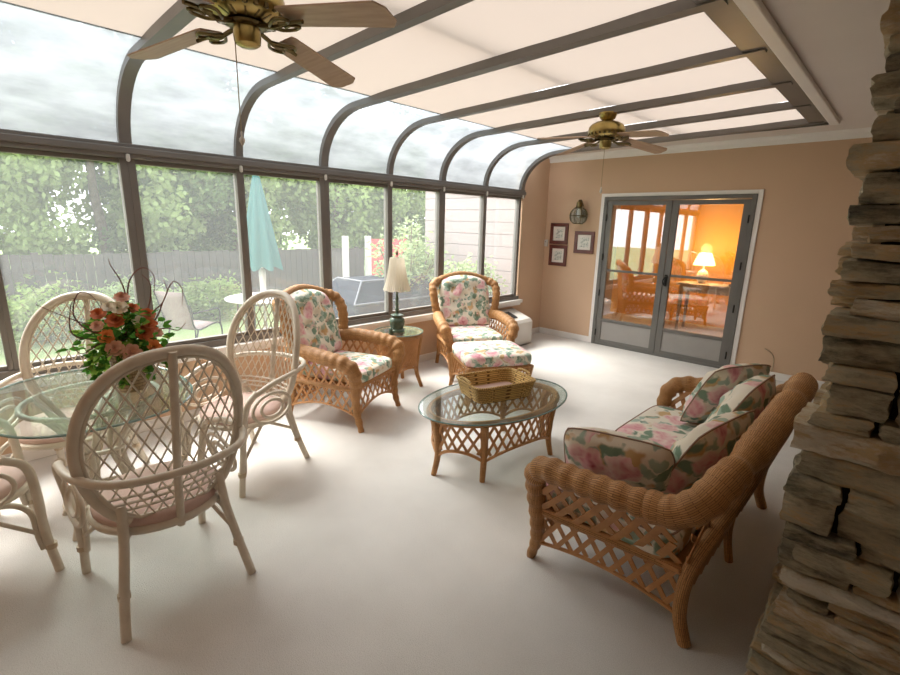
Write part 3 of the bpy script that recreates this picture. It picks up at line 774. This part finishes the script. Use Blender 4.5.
# ------------------------------------------------------------------ throw pillows (world axes: sofa faces -X)
pillow('throw_pillow', 'floral throw pillow leaning on the near arm of the sofa', (3.29, .83, .60), rotm((1, .28, 0), (.05, -.45, .9)), .235, .19, .085)
pillow('throw_pillow', 'floral throw pillow standing nearest us against the sofa back', (3.57, 1.10, .66), rotm((.22, 1, .05), (.42, -.05, .9)), .25, .22, .085)
pillow('throw_pillow', 'floral throw pillow leaning on the sofa back, middle of the three', (3.57, 1.64, .70), rotm((.05, 1, .0), (.42, 0, .9)), .25, .23, .09)
pillow('throw_pillow', 'floral throw pillow leaning in the far corner of the sofa', (3.42, 2.00, .68), rotm((.5, 1, .0), (.40, -.2, .9)), .24, .23, .09)

# ------------------------------------------------------------------ wicker tables
def wicker_table(t, ax, ay, zt, legs, flare=1.05, waist=.93, per=22, lw=.018, scal=.5, zb=.14, postw=.028):
    n = len(legs)
    def ring(th, z):
        f = waist+(1-waist)*((z-.22)/(zt-.22))**2 if z > .22 else waist
        return Vector((ax*f*math.cos(th), ay*f*math.sin(th), z))
    rim = [ring(2*PI*k/48, zt-.02) for k in range(48)]
    MB().tube(rim, .024, 8, closed=True).build('rim', 'wicker', t)
    for i in range(n):
        a0 = legs[i]; a1 = legs[(i+1) % n]+(2*PI if i == n-1 else 0); th = a1-a0
        def P(u, v): return ring(a0+th*u, zb+(zt-.03-zb)*v)
        def N(u, v): return Vector((math.cos(a0+th*u)/ax, math.sin(a0+th*u)/ay, 0)).normalized()
        U = sum((P((k+1)/8, .5)-P(k/8, .5)).length for k in range(8)); V = zt-zb
        vlo = lambda u: scal*(1-(2*abs(u-.5))**2.2)*.55
        b = MB(); b.lattice(P, N, per*U, lw, .005, .5*V/U, vlo, 14, .0035)
        b.tube([P(u/14, vlo(u/14)) for u in range(15)], .011, 6)
        b.build('lattice_panel', 'strip', t, smooth=False)
        p = [ring(a0, zt-.03), ring(a0, .36*zt+.1), ring(a0, zb)]; q = ring(a0, zb)
        p = spline([*p, (q.x*flare, q.y*flare, 0)], 6)
        MB().tube(p, [postw*(1-.35*i/(len(p)-1)) for i in range(len(p))], 10).build('leg', 'wicker', t)
    MB().lathe([(.0, zt-.035), (1, zt-.035), (1, zt-.025), (0, zt-.025)], 48, sx=ax*.2, sy=ay*.2).build('glass_pad', 'wicker', t) if False else None
def glass_top(t, a, b, z, th=.012, e=1.0, n=72):
    def pt(k, s=1):
        x, y = math.cos(2*PI*k/n), math.sin(2*PI*k/n)
        return (a*s*math.copysign(abs(x)**e, x), b*s*math.copysign(abs(y)**e, y))
    o = MB().prism([pt(k, .994) for k in range(n)], z, z+th).build('glass_top', 'table_glass', t, smooth=False)
    MB().tube([(*pt(k), z+th/2) for k in range(n)], th*.5, 6, closed=True).build('glass_edge', 'glass_edge', o)
t = thing('coffee_table', 'oval wicker coffee table with a glass top in the middle of the carpet', 'coffee table', (2.12, 1.44, 0), R(90-8.6))
wicker_table(t, .545, .325, .425, [0, R(52), R(128), PI, R(232), R(308)], 1.06, .94, 15, .018, .5, .13)
glass_top(t, .612, .397, .426)
t = thing('side_table', 'round wicker side table with a glass top under the window', 'side table', (.49, 1.90, 0), R(20))
wicker_table(t, .225, .225, .57, [R(20), R(110), R(200), R(290)], 1.28, .82, 34, .021, .35, .16, .028)
glass_top(t, .245, .245, .571, .010)
def lamp():
    t = thing('table_lamp', 'dark green table lamp with a pleated cream shade on the side table', 'table lamp', (.50, 1.87, .582))
    MB().lathe([(.0, 0), (.075, 0), (.075, .02), (.06, .03), (.07, .06), (.078, .10), (.07, .13), (.05, .145), (.05, .155), (.065, .16), (.065, .17), (.03, .18), (.0, .18)], 20).build('base', 'ceramic', t)
    MB().lathe([(.02, .175), (.014, .2), (.022, .22), (.012, .245), (.02, .275), (.012, .30), (.018, .33), (.011, .36), (.011, .44), (.016, .45), (.01, .60), (0, .61)], 14).build('stem', 'ceramic', t)
    s = MB(); prof = [(.132, .42), (.108, .49), (.092, .57), (.078, .65), (.068, .73)]
    def P(u, v):
        i = min(int(v*4), 3); f = v*4-i; r = prof[i][0]*(1-f)+prof[i+1][0]*f; z = prof[i][1]*(1-f)+prof[i+1][1]*f
        a = 2*PI*u; r *= 1+.025*math.sin(a*36)+.02*math.cos(a*8); z -= .012*abs(math.sin(a*4))*(1-v); return (r*math.cos(a), r*math.sin(a), z)
    s.grid(P, 144, 8, cu=True); s.build('lamp_shade', 'lampshade', t)
    MB().lathe([(.004, .60), (.004, .75), (.012, .765), (.008, .785), (0, .80)], 10).build('finial', 'darkbrass', t)
    h = MB()
    for k in range(3): h.tube([(0, 0, .73), (.062*math.cos(2.1*k), .062*math.sin(2.1*k), .725)], .002, 4)
    h.build('shade_spider', 'darkbrass', t)
lamp()
co = thing('small_figurine', 'small dark green ornament beside the lamp on the side table', 'ornament', (.56, 1.74, .582))
MB().lathe([(.0, 0), (.022, 0), (.026, .012), (.018, .03), (.02, .045), (.008, .06), (0, .065)], 12).build('body', 'ceramic', co)

def basket():
    t = thing('wicker_basket', 'yellow rectangular woven basket on the coffee table', 'basket', (2.07, 1.49, .439), R(72))
    a, b, h = .25, .172, .115; s = MB()
    def rr(u, r_, fx, fy):
        n = 2*PI*u; sg = lambda x, e: math.copysign(abs(x)**e, x)
        return fx*sg(math.cos(n), .25), fy*sg(math.sin(n), .25)
    def P(u, v):
        f = .88+.12*v; wv = .003*math.sin(u*2*PI*28+PI*int(v*7)); x, y = rr(u, 0, a*f+wv, b*f+wv); return (x, y, .003+h*v)
    s.grid(P, 168, 14, cu=True, us=1.4, vsc=h)
    def P2(u, v):
        f = .88+.12*v; x, y = rr(u, 0, a*f-.008, b*f-.008); return (x, y, .006+h*v)
    n0 = len(s.f); s.grid(P2, 84, 4, cu=True, us=1.4, vsc=h); s.f[n0:] = [tuple(reversed(q)) for q in s.f[n0:]]
    s.build('basket_wall', 'basket', t, angle=180)
    MB().prism([rr(k/48, 0, a*.87, b*.87) for k in range(48)], .0, .008).build('basket_floor', 'basket', t, smooth=False)
    MB().tube([(*rr(k/72, 0, a, b), h+.003) for k in range(72)], .009, 8, closed=True).build('rim', 'basket', t)
    for sx in (1, -1):
        MB().tube(spline([(sx*a*.98, -.075, h), (sx*(a+.005), -.055, h+.028), (sx*(a+.005), .055, h+.028), (sx*a*.98, .075, h)], 6), .009, 8).build('handle', 'basket', t)
    MB().prism([rr(k/48, 0, a*.82, b*.82) for k in range(48)], .008, .028).build('liner', 'pinkfab', t, smooth=False)
basket()

# ------------------------------------------------------------------ white rattan dining set
def dining_chair():
    t = thing('dining_chair', 'white rattan dining chair nearest us, its lattice back turned towards us', 'dining chair', (0, 0, 0), 0, 'white rattan dining chairs')
    def by(x, z): return -.215-.14*(z-.42)/.73+.09*(x/.3)**2
    def outl(th, k=1.0):
        sg = math.copysign(abs(math.sin(th))**.82, math.sin(th)); x = .305*k*sg; z = .775-.375*k*math.cos(th); return x, z
    t0 = R(28); pts = []
    for i in range(49):
        th_ = t0+(2*PI-2*t0)*i/48; x, z = outl(th_); pts.append((x, by(x, z), z))
    MB().tube(pts, .021, 10).build('back_frame', 'rwhite', t)
    inn = []
    for i in range(48):
        th_ = 2*PI*i/48; x, z = outl(th_, .935); inn.append((x, by(x, z), max(z, .45)))
    MB().tube(inn, .009, 8, closed=True).build('back_inner_ring', 'rwhite', t)
    def inside(x, z): return (abs(x/(.305*.935)))**(2/.82)+((z-.775)/(.375*.935))**2 <= 1.0 and z > .45
    lt = MB()
    for sgn in (1, -1):
        k = -.7
        while k < .7:
            run = []
            for i in range(61):
                z = .44+.70*i/60; x = k+sgn*(z-.79)*.50
                if inside(x, z): run.append((x, by(x, z)+.004*sgn, z))
                else:
                    if len(run) > 2: lt.tube(run, .0038, 5)
                    run = []
            if len(run) > 2: lt.tube(run, .0038, 5)
            k += .050
    for zz in (.50, .53, .56):
        xs = [x/40*.6-.3 for x in range(41)]; run = [(x, by(x, zz), zz) for x in xs if inside(x, zz)]
        if len(run) > 2: lt.tube(run, .006, 5)
    lt.build('back_lattice', 'rwhite', t)
    MB().tube(spline([(0, -.245, .37), (0, by(0, .6)-.022, .6), (0, by(0, .9)-.022, .9), (0, by(0, 1.14)-.02, 1.155)], 6), .0165, 10).build('back_spine', 'rwhite', t)
    MB().tube(spline([(-.305, .16, .62), (-.325, .02, .665), (-.315, -.18, .685), (-.22, -.345, .69), (0, -.41, .69), (.22, -.345, .69), (.315, -.18, .685), (.325, .02, .665), (.305, .16, .62)], 8), .0165, 10).build('arm_hoop', 'rwhite', t)
    MB().tube([(.25*math.cos(2*PI*k/40), .25*math.sin(2*PI*k/40), .395) for k in range(40)], .018, 8, closed=True).build('seat_ring', 'rwhite', t)
    MB().lathe([(0, .39), (.23, .39), (.25, .405), (.252, .43), (.235, .452), (.15, .463), (0, .466)], 36).build('seat_cushion', 'pinkfab', t)
    for s in (1, -1):
        MB().tube(spline([(s*.303, .15, .63), (s*.305, .225, .57), (s*.285, .245, .42), (s*.262, .25, .22), (s*.262, .275, 0)], 8), .0185, 10).build('leg', 'rwhite', t)
        MB().tube(spline([(s*.205, .06, .385), (s*.225, .16, .375), (s*.245, .215, .32), (s*.248, .225, .20), (s*.252, .235, .13)], 6), .013, 8).build('leg_brace', 'rwhite', t)
        MB().tube(spline([(s*.19, -.19, .52), (s*.195, -.205, .43), (s*.205, -.215, .33), (s*.235, -.25, .15), (s*.258, -.295, 0)], 8), .0195, 10).build('leg', 'rwhite', t)
        MB().tube(spline([(s*.16, -.16, .385), (s*.19, -.19, .36), (s*.21, -.205, .28), (s*.228, -.235, .16)], 6), .012, 8).build('leg_brace', 'rwhite', t)
        MB().tube([(s*.215, -.225, .24), (s*.16, .0, .37)], .010, 8).build('stretcher', 'rwhite', t)
        MB().tube([(s*.255, .245, .2), (s*.2, .02, .38)], .010, 8).build('stretcher', 'rwhite', t)
        for zz, yy, xx in ((.14, .262, .262), (.16, -.24, .232)):
            MB().tube([(s*xx, yy, zz-.012), (s*xx, yy, zz+.012)], .0235, 10).build('binding', 'bind', t)
        for k, (ry, rz_) in enumerate(((.15, .088), (.085, .05))):
            MB().tube([(s*(.298-.01*math.sin(a)), .03+ry*math.cos(a), .50-.004*k+rz_*math.sin(a)) for a in [2*PI*i/28 for i in range(28)]], .010, 8, closed=True).build('arm_scroll', 'rwhite', t)
    return t
dc = dining_chair(); dc.location = (1.81, -.625, 0); dc.rotation_euler.z = PI/2+R(3)
c2 = copy_tree(dc); c2['label'] = 'white rattan dining chair between the glass table and the sideways armchair'
c2.location = (1.09, .06, 0); c2.rotation_euler.z = math.atan2(-.947, .32)-PI/2
c3 = copy_tree(dc); c3['label'] = 'white rattan dining chair by the window behind the flower arrangement'
c3.location = (.64, -.79, 0); c3.rotation_euler.z = R(-128)
c4 = copy_tree(dc); c4['label'] = 'white rattan dining chair cut off by the left edge of the picture'
c4.location = (1.19, -1.27, 0); c4.rotation_euler.z = R(2)
def dining_table():
    t = thing('dining_table', 'glass dining table with a white rattan pedestal, under the flower arrangement', 'dining table', (1.08, -.71, 0), 0)
    glass_top(t, .545, .435, .705, .013, .8)
    for k in range(4):
        a = PI/4+PI/2*k; ca, sa = math.cos(a), math.sin(a)
        for off in (-.02, .02):
            MB().tube(spline([((.30*ca-off*sa), (.30*sa+off*ca), .695), ((.22*ca-off*sa), (.22*sa+off*ca), .60), (.10*ca-off*sa, .10*sa+off*ca, .40), (.16*ca-off*sa, .16*sa+off*ca, .2), (.24*ca-off*sa, .24*sa+off*ca, 0)], 8), .0165, 8).build('leg', 'rwhite', t)
    for r_, z in ((.30, .69), (.12, .42), (.19, .12)):
        MB().tube([(r_*math.cos(2*PI*k/32), r_*math.sin(2*PI*k/32), z) for k in range(32)], .013, 8, closed=True).build('ring', 'rwhite', t)
dining_table()

# ------------------------------------------------------------------ flower arrangement
def arrangement():
    t = thing('flower_arrangement', 'rust and peach flower arrangement with twigs in a woven pot on the glass table', 'flower arrangement', (1.15, -.54, .719)); t.scale = (1.18, 1.18, 1.18)
    MB().lathe([(0, 0), (.055, 0), (.06, .01), (.066, .08), (.078, .16), (.088, .19), (.08, .195), (.06, .18), (0, .18)], 24).build('pot', 'terracotta', t)
    q = random.Random(5)
    lv = {}
    def leaf(b, p, d, L, wd, up=None):
        d = Vector(d).normalized(); up = up or Vector((q.uniform(-1, 1), q.uniform(-1, 1), q.uniform(.3, 1)))
        s = d.cross(up).normalized()*wd; n = s.cross(d).normalized()*L*.12; p = Vector(p)
        b.add([p, p+d*L*.35+s+n, p+d*L*.75+s*.7+n*.6, p+d*L-n*.5, p+d*L*.75-s*.7+n*.6, p+d*L*.35-s+n, p+d*L*.5], [(0, 1, 6), (1, 2, 6), (2, 3, 6), (3, 4, 6), (4, 5, 6), (5, 0, 6)])
    for m, cnt in (('leafD', 260), ('leafE', 120)):
        b = MB()
        for k in range(cnt):
            a = q.uniform(0, 2*PI); rr_ = abs(q.gauss(0, .075)); z = .20+q.uniform(0, .20)*(1-rr_*2.5)
            p = Vector((rr_*math.cos(a), rr_*math.sin(a), z)); d = Vector((math.cos(a)*.9, math.sin(a)*.9, q.uniform(-.5, .8)))
            leaf(b, p, d, q.uniform(.03, .055), q.uniform(.010, .018))
        for k in range(7):     # trailing ivy strands
            a = [.3, 1.2, 2.0, 3.6, 4.3, 5.2, 5.9][k]; ca, sa = math.cos(a), math.sin(a)
            st = spline([(.05*ca, .05*sa, .23), (.11*ca, .11*sa, .22), (.145*ca, .145*sa, .15), (.155*ca, .155*sa, q.uniform(.07, .12))], 6)
            for p in st[2:]:
                for _ in range(2): leaf(b, p, (q.uniform(-1, 1), q.uniform(-1, 1), q.uniform(-1, .3)), q.uniform(.022, .036), q.uniform(.009, .014))
        b.build('foliage', m, t, smooth=False)
    cam = Vector((2.93, -.53, .9)).normalized()
    def flower(p, r_, m):
        b = MB(); nrm = (Vector(p)-Vector((0, 0, .1))).normalized()*.6+cam*.6; nrm.normalize()
        sx_ = nrm.orthogonal().normalized(); sy_ = nrm.cross(sx_)
        for ring in range(4):
            n = 8-ring; rad = r_*(1-.22*ring); tilt = .25+.3*ring
            for k in range(n):
                a = 2*PI*(k+.5*(ring % 2))/n+q.uniform(-.1, .1); d = sx_*math.cos(a)+sy_*math.sin(a); s = nrm.cross(d)*rad*.42
                c0 = Vector(p)+nrm*.004*ring; up_ = nrm*rad*tilt
                e1 = c0+d*rad*.55*math.cos(tilt)+up_*.7; e2 = c0+d*rad*math.cos(tilt)+up_*1.2
                b.add([c0, e1+s, e2+s*.6, e2+d*rad*.08, e2-s*.6, e1-s], [(0, 1, 2, 3), (0, 3, 4, 5)])
        b.build('flower', m, t, angle=180)
    rt = Vector((-.18, .98, 0))  # picture right
    def at(dx, dz, toward=.06): return rt*dx+Vector((.95, -.2, .0))*toward+Vector((0, 0, dz+.04))
    for dx, dz, r_, m, tw in ((.012, .155, .036, 'peach', .11), (.10, .16, .034, 'orangep', .10), (-.045, .185, .03, 'peach', .09), (.095, .255, .034, 'rust', .06), (.10, .30, .028, 'rust', .02),
                              (.075, .225, .03, 'rust', .08), (-.03, .295, .032, 'rust', .05), (-.09, .325, .026, 'rust', 0), (.04, .335, .024, 'rust', .02), (-.01, .345, .03, 'cream', .03),
                              (.005, .385, .026, 'peach', 0), (-.07, .235, .028, 'orangep', .06), (-.10, .28, .022, 'peach', .03), (.06, .28, .024, 'cream', .05), (.13, .21, .022, 'peach', .03), (-.05, .35, .022, 'cream', 0)):
        flower(at(dx, dz, tw+.015), r_*1.18, m)
    tws = [[(0, .2), (-.10, .26), (-.20, .32), (-.30, .39)], [(0, .22), (-.12, .25), (-.18, .33), (-.155, .42), (-.11, .41), (-.07, .33)], [(0, .2), (.02, .38), (.01, .46), (-.02, .53), (-.025, .56)],
           [(.02, .2), (.03, .40), (.06, .48), (.11, .51), (.15, .47), (.14, .38)], [(.03, .2), (.12, .30), (.17, .34), (.20, .40), (.19, .45)], [(.03, .2), (.13, .27), (.18, .36), (.23, .44), (.27, .40), (.26, .32)],
           [(0, .2), (-.14, .22), (-.2, .26), (-.19, .36), (-.17, .40)], [(0, .2), (.16, .22), (.23, .20), (.27, .23)], [(0, .2), (-.1, .2), (-.17, .17), (-.2, .21)], [(.03, .2), (.11, .33), (.13, .43), (.10, .48)]]
    for k, tw in enumerate(tws):
        pts = spline([at(dx, dz, .02*((k % 3)-1)) for dx, dz in tw], 7)
        MB().tube(pts, [.0042*(1-.7*i/(len(pts)-1)) for i in range(len(pts))], 5).build('twig', 'twig', t)
arrangement()

# ------------------------------------------------------------------ room beyond the doors
struct(MB().bb(-.5, 4.6, 8.0, 8.1, 0, 2.75).bb(-.55, -.45, YF+.12, 8.0, 0, 2.75).bb(4.5, 4.6, YF+.12, 8.0, 0, 2.75).build('wall_beyond', 'orange', smooth=False))
struct(MB().bb(-.55, 4.6, YF+.12, 8.1, 2.66, 2.75).build('ceiling_beyond', 'ceil', smooth=False))
def console():
    t = thing('console_table', 'limed wood console table seen through the right glass door', 'table', (1.98, 7.35, 0))
    MB().bb(-.62, .62, -.22, .22, .76, .80).build('tabletop', 'tablegrey', t, smooth=False, bevel=.006)
    MB().bb(-.57, .57, -.19, .19, .66, .76).build('apron', 'tablegrey', t, smooth=False)
    for sx_ in (-.54, .54):
        for sy_ in (-.17, .17): MB().lathe([(.028, 0), (.02, .1), (.03, .4), (.035, .66)], 10, (sx_, sy_, 0)).build('leg', 'tablegrey', t)
    l = thing('table_lamp', 'lit table lamp glowing in the room behind the right glass door', 'table lamp', (1.68, 7.35, .80)); l.scale = (.82, .82, .82)
    MB().lathe([(0, 0), (.06, 0), (.065, .02), (.10, .09), (.11, .16), (.08, .24), (.03, .27), (.012, .29), (.012, .40), (0, .40)], 18).build('base', 'plastic', l)
    MB().lathe([(.20, .36), (.17, .46), (.11, .60)], 28, cap=False).build('lamp_shade', 'litshade', l)
    bl = bpy.data.lights.new('bulb', 'POINT'); bl.energy = 26; bl.color = (1, .66, .28); bl.shadow_soft_size = .08
    bo = bpy.data.objects.new('bulb', bl); COL.objects.link(bo); bo.parent = l; bo.location = (0, 0, .68)
    b = thing('book', 'dark book lying on the console table behind the glass', 'book', (2.25, 7.33, .80)); MB().bb(-.14, .14, -.10, .10, 0, .035).build('cover', 'bookcloth', b, smooth=False, bevel=.003); MB().bb(-.13, .142, -.09, .09, .005, .03).build('pages', 'mat_board', b, smooth=False)
    p = thing('picture_frame', 'dark framed picture on the orange wall beyond the doors', 'framed picture', (2.55, 8.0, 1.55))
    MB().bb(-.22, .22, -.03, 0, -.3, .3).build('frame', 'mahog', p, smooth=False, bevel=.006); MB().bb(-.17, .17, -.033, -.03, -.25, .25).build('print', 'print', p, smooth=False)
console()

# ------------------------------------------------------------------ outdoors
GZ = -.30
struct(MB().bb(-60, -.12, -40, 60, GZ-.1, GZ).build('lawn', 'lawn', smooth=False))
struct(MB().bb(-3.0, -.13, 2.3, 12, GZ, GZ+.015).build('patio', 'patio', smooth=False))
hw = struct(MB().bb(-2.75, -.13, 5.3, 9, GZ, 3.2).build('wall_exterior', 'siding', smooth=False))
sdg = MB()
for k in range(17): sdg.bb(-2.76, -.13, 5.285, 5.3, GZ+.2*k, GZ+.2*k+.19)
sdg.build('siding', 'siding', hw, smooth=False, bevel=.004)
def tree(name, label, x, y, h, rad, mesh_i, group='trees beyond the fence', s=1.0):
    t = thing(name, label, 'tree', (x, y, GZ), rnd.uniform(0, 6), group)
    o = bpy.data.objects.new('crown', CROWN[mesh_i]); COL.objects.link(o); o.parent = t; o.scale = (rad, rad, h*.5); o.location = (0, 0, h*.55)
    MB().tube(spline([(0, 0, 0), (.08, .03, h*.2), (-.05, .06, h*.45), (.05, 0, h*.7)], 4), [.16-.009*i for i in range(13)], 8).build('trunk', 'bark', t)
CROWN = []
def crown_mesh(seed, m, n=13000, size=.06):
    q = random.Random(seed); b = MB(); cl = []
    for k in range(46):
        a = q.uniform(0, 2*PI); u = q.uniform(-1, 1); r_ = q.uniform(.45, .95); c_ = math.sqrt(1-u*u)
        cl.append((r_*c_*math.cos(a), r_*c_*math.sin(a), r_*u, q.uniform(.16, .3)))
    for k in range(n):
        c_ = q.choice(cl); g = Vector((q.gauss(0, 1), q.gauss(0, 1), q.gauss(0, .6))); g = g.normalized()*c_[3]*q.random()**.4
        p = Vector(c_[:3])+g; d = Vector((q.gauss(0, 1), q.gauss(0, 1), q.gauss(-.2, .5))).normalized(); s = d.orthogonal().normalized()
        s = (s+d.cross(s)*q.uniform(-1, 1)).normalized()*size*.35; L = size*q.uniform(.7, 1.3)
        b.add([p, p+d*L*.5+s, p+d*L, p+d*L*.5-s], [(0, 1, 2, 3)])
    o = b.build('crown_source', m, smooth=False); me = o.data; bpy.data.objects.remove(o); return me
CROWN += [crown_mesh(1, 'leafA'), crown_mesh(2, 'leafA'), crown_mesh(3, 'leafB')]
tl = ['broad light green tree beyond the fence at the left window', 'leafy tree beyond the fence behind the left mullion', 'tall light green tree behind the closed umbrella', 'dark green tree in the gap left of the umbrella',
      'light green tree right of the umbrella', 'dark green tree above the red gate', 'tall tree filling the top left glass', 'leafy tree left of the umbrella above the fence', 'tall dark tree far behind the fence', 'pale tree right of the red gate',
      'low leafy tree over the fence by the left picture edge', 'dense leafy tree closing the view at the left edge', 'leafy tree behind the light green one at the umbrella', 'small leafy tree over the gate posts']
tp_ = [(-9, -2.5, 6.2, 2.6, 0), (-8.8, 1.2, 5.6, 2.3, 1), (-9.2, 4.4, 5.8, 2.4, 0), (-9, 2.9, 5.0, 1.9, 2), (-9, 7.4, 5.6, 2.5, 1), (-9.5, 10.8, 5.6, 2.6, 2), (-13, -1, 10, 4, 1), (-12, 3.2, 7.5, 2.7, 1), (-15, 7, 8.5, 4, 2), (-8, 13.2, 5.6, 2.4, 0),
       (-8.2, -.9, 4.6, 1.8, 0), (-10, -6, 7, 3.0, 1), (-11.5, 9.2, 6.8, 3, 0), (-8, 8.9, 4.6, 1.9, 1)]
for l_, a_ in zip(tl, tp_): tree('leafy_tree', l_, *a_)
# shrubs near the house wall
def shrub(label, x, y, h, r_, m):
    t = thing('garden_shrub', label, 'shrub', (x, y, GZ+(.015 if x > -3 else 0)), 0, 'shrubs by the house wall'); q = random.Random(int(x*100+y*10)); b = MB(); st = MB()
    for k in range(26):
        a = q.uniform(0, 2*PI); rr_ = r_*q.random()**.5; top = Vector((rr_*math.cos(a), rr_*math.sin(a), h*(1-.35*(rr_/r_)**2)*q.uniform(.6, 1)))
        pts = spline([(0, 0, 0), (top.x*.5, top.y*.5, top.z*.6), top], 5); st.tube(pts, .010, 5)
        for p in pts[3:]:
            for _ in range(16):
                g = Vector((q.gauss(0, 1), q.gauss(0, 1), q.gauss(0, 1)))*.085; d = Vector((q.gauss(0, 1), q.gauss(0, 1), q.gauss(.1, .6))).normalized(); s = d.orthogonal().normalized()*.022; L = q.uniform(.07, .13)
                b.add([p+g, p+g+d*L*.5+s, p+g+d*L, p+g+d*L*.5-s], [(0, 1, 2, 3)])
    b.build('foliage', m, t, smooth=False); st.build('stem', 'bark', t)
shrub('tall pale-leaved shrub outside, behind the table lamp', -2.2, 4.35, 2.2, .75, 'leafC')
shrub('pale-leaved shrub against the house wall outside the far windows', -1.0, 4.55, 1.6, .5, 'leafC')
shrub('low leafy shrub along the fence at the left window', -5.4, -.3, 1.0, .8, 'leafA')
shrub('low leafy shrub along the fence behind the mauve patio chair', -5.6, 2.3, .8, .7, 'leafA')
shrub('leafy shrub against the fence under the left mullion', -5.6, 1.0, .9, .7, 'leafC')
# fence
def fence():
    t = thing('wooden_fence', 'weathered grey board fence at the back of the lawn', 'fence', (-6.6, 0, GZ))
    b = MB(); y = -9
    while y < 6.6:
        b.bb(-.012, .012, y, y+.135, 0, 1.27+rnd.uniform(-.012, .012)); y += .142
    b.build('board_panel', 'fence', t, smooth=False)
    r_ = MB(); r_.bb(-.05, -.012, -9, 6.6, .25, .34).bb(-.05, -.012, -9, 6.6, .95, 1.04); r_.build('rail', 'fence', t, smooth=False)
    for k in range(8): MB().bb(-.13, -.05, -9+2.2*k, -8.9+2.2*k, 0, 1.3).build('post', 'fence', t, smooth=False)
fence()
g = thing('garden_gate', 'red board gate panel between white posts, outside behind the lamp', 'gate', (-5.5, 6.45, GZ))
b = MB()
for k in range(7): b.bb(-.02, .02, -.42+.165*k, -.26+.165*k, 0, 1.55)
b.build('gate_panel', 'red', g, smooth=False)
for y_ in (-.50, -1.15): MB().bb(-.06, .06, y_-.06, y_+.06, 0, 1.62).build('post', 'wmetal', g, smooth=False, bevel=.01)
# patio umbrella, table, chairs, covered box
def patio():
    X, Y = -3.3, 2.32
    t = thing('patio_table', 'round white patio table under the closed teal umbrella', 'patio table', (X, Y-.06, GZ))
    MB().lathe([(0, .70), (.56, .70), (.58, .71), (.58, .725), (.56, .735), (0, .735)], 40).build('tabletop', 'wmetal', t)
    for k in range(4):
        a = PI/4+PI/2*k; MB().tube([(.42*math.cos(a), .42*math.sin(a), .70), (.46*math.cos(a), .46*math.sin(a), 0)], .018, 8).build('leg', 'black', t)
    u = thing('patio_umbrella', 'closed teal patio umbrella standing in the white table', 'umbrella', (X, Y-.06, GZ))
    MB().tube([(0, 0, .01), (0, 0, 2.62)], .022, 10).build('pole', 'wmetal', u)
    MB().lathe([(.22, 0), (.22, .05), (.05, .09), (.03, .3), (.03, .32)], 20, (0, 0, 0)).build('base', 'wmetal', u)
    MB().lathe([(.03, .735), (.045, .78), (.05, .98), (.055, 1.08), (.05, 1.15), (.03, 1.18)], 14).build('crank_sleeve', 'wmetal', u)
    c = MB()
    def P(q_, v):
        a = 2*PI*q_; z = 1.20+1.42*v; r_ = (.04+.25*(1-v)**.9)*(1+.16*math.cos(a*8)*(1-v*.5)); return (r_*math.cos(a), r_*math.sin(a), z-.03*math.cos(a*8)*(1-v))
    c.grid(P, 96, 14, cu=True); c.build('canopy', 'teal', u)
    MB().lathe([(.03, 2.61), (.02, 2.66), (0, 2.69)], 10).build('finial', 'wmetal', u)
    def chair(x, y, rz, label):
        t = thing('patio_chair', label, 'patio chair', (x, y, GZ), rz, 'mauve sling patio chairs')
        s = MB().grid(lambda a, v: (.24*(2*a-1), (.22-.44*v*2 if v < .5 else -.22-.16*(v-.5)*2), (.42-.03*v*2 if v < .5 else .39+.55*(v-.5)*2)), 2, 12).build('sling', 'sling', t)
        so_ = s.modifiers.new('solid', 'SOLIDIFY'); so_.thickness = .006
        for sg in (1, -1):
            f = MB(); f.tube(spline([(sg*.25, .26, 0), (sg*.25, .23, .42), (sg*.25, -.20, .395), (sg*.25, -.30, .68), (sg*.25, -.38, .95)], 6), .012, 8); f.build('side_frame', 'black', t)
            MB().tube([(sg*.25, -.18, .40), (sg*.25, -.32, 0)], .012, 8).build('leg', 'black', t)
            MB().tube(spline([(sg*.27, -.26, .64), (sg*.28, .0, .645), (sg*.27, .22, .63), (sg*.25, .245, .4)], 6), .013, 8).build('armrest', 'black', t)
    chair(X-.05, Y-1.12, R(28), 'mauve sling patio chair at the white table, left of the umbrella')
    k = thing('covered_box', 'dark blue-grey covered box with pale seams outside behind the table lamp', 'covered box', (-2.1, 3.75, GZ+.015))
    b = MB(); A = [(-.5, -.95, 0), (.5, -.95, 0), (.5, .95, 0), (-.5, .95, 0)]; B = [(-.4, -.62, 1.05), (.25, -.62, 1.05), (.25, .85, 1.05), (-.4, .85, 1.05)]; C_ = [(-.5, -.93, .85), (.5, -.93, .75), (.5, .95, .75), (-.5, .95, .85)]
    b.add(A+C_+B, [(3, 2, 1, 0), (0, 1, 5, 4), (1, 2, 6, 5), (2, 3, 7, 6), (3, 0, 4, 7), (4, 5, 9, 8), (5, 6, 10, 9), (6, 7, 11, 10), (7, 4, 8, 11), (8, 9, 10, 11)])
    b.build('cover', 'cover', k, smooth=False, bevel=.03)
    s = MB()
    for p, q_ in ((5, 9), (4, 8), (9, 10), (8, 9), (5, 6)):
        V = A+C_+B; s.tube([V[p], V[q_]], .014, 6)
    s.build('seam', 'coverseam', k)
patio()
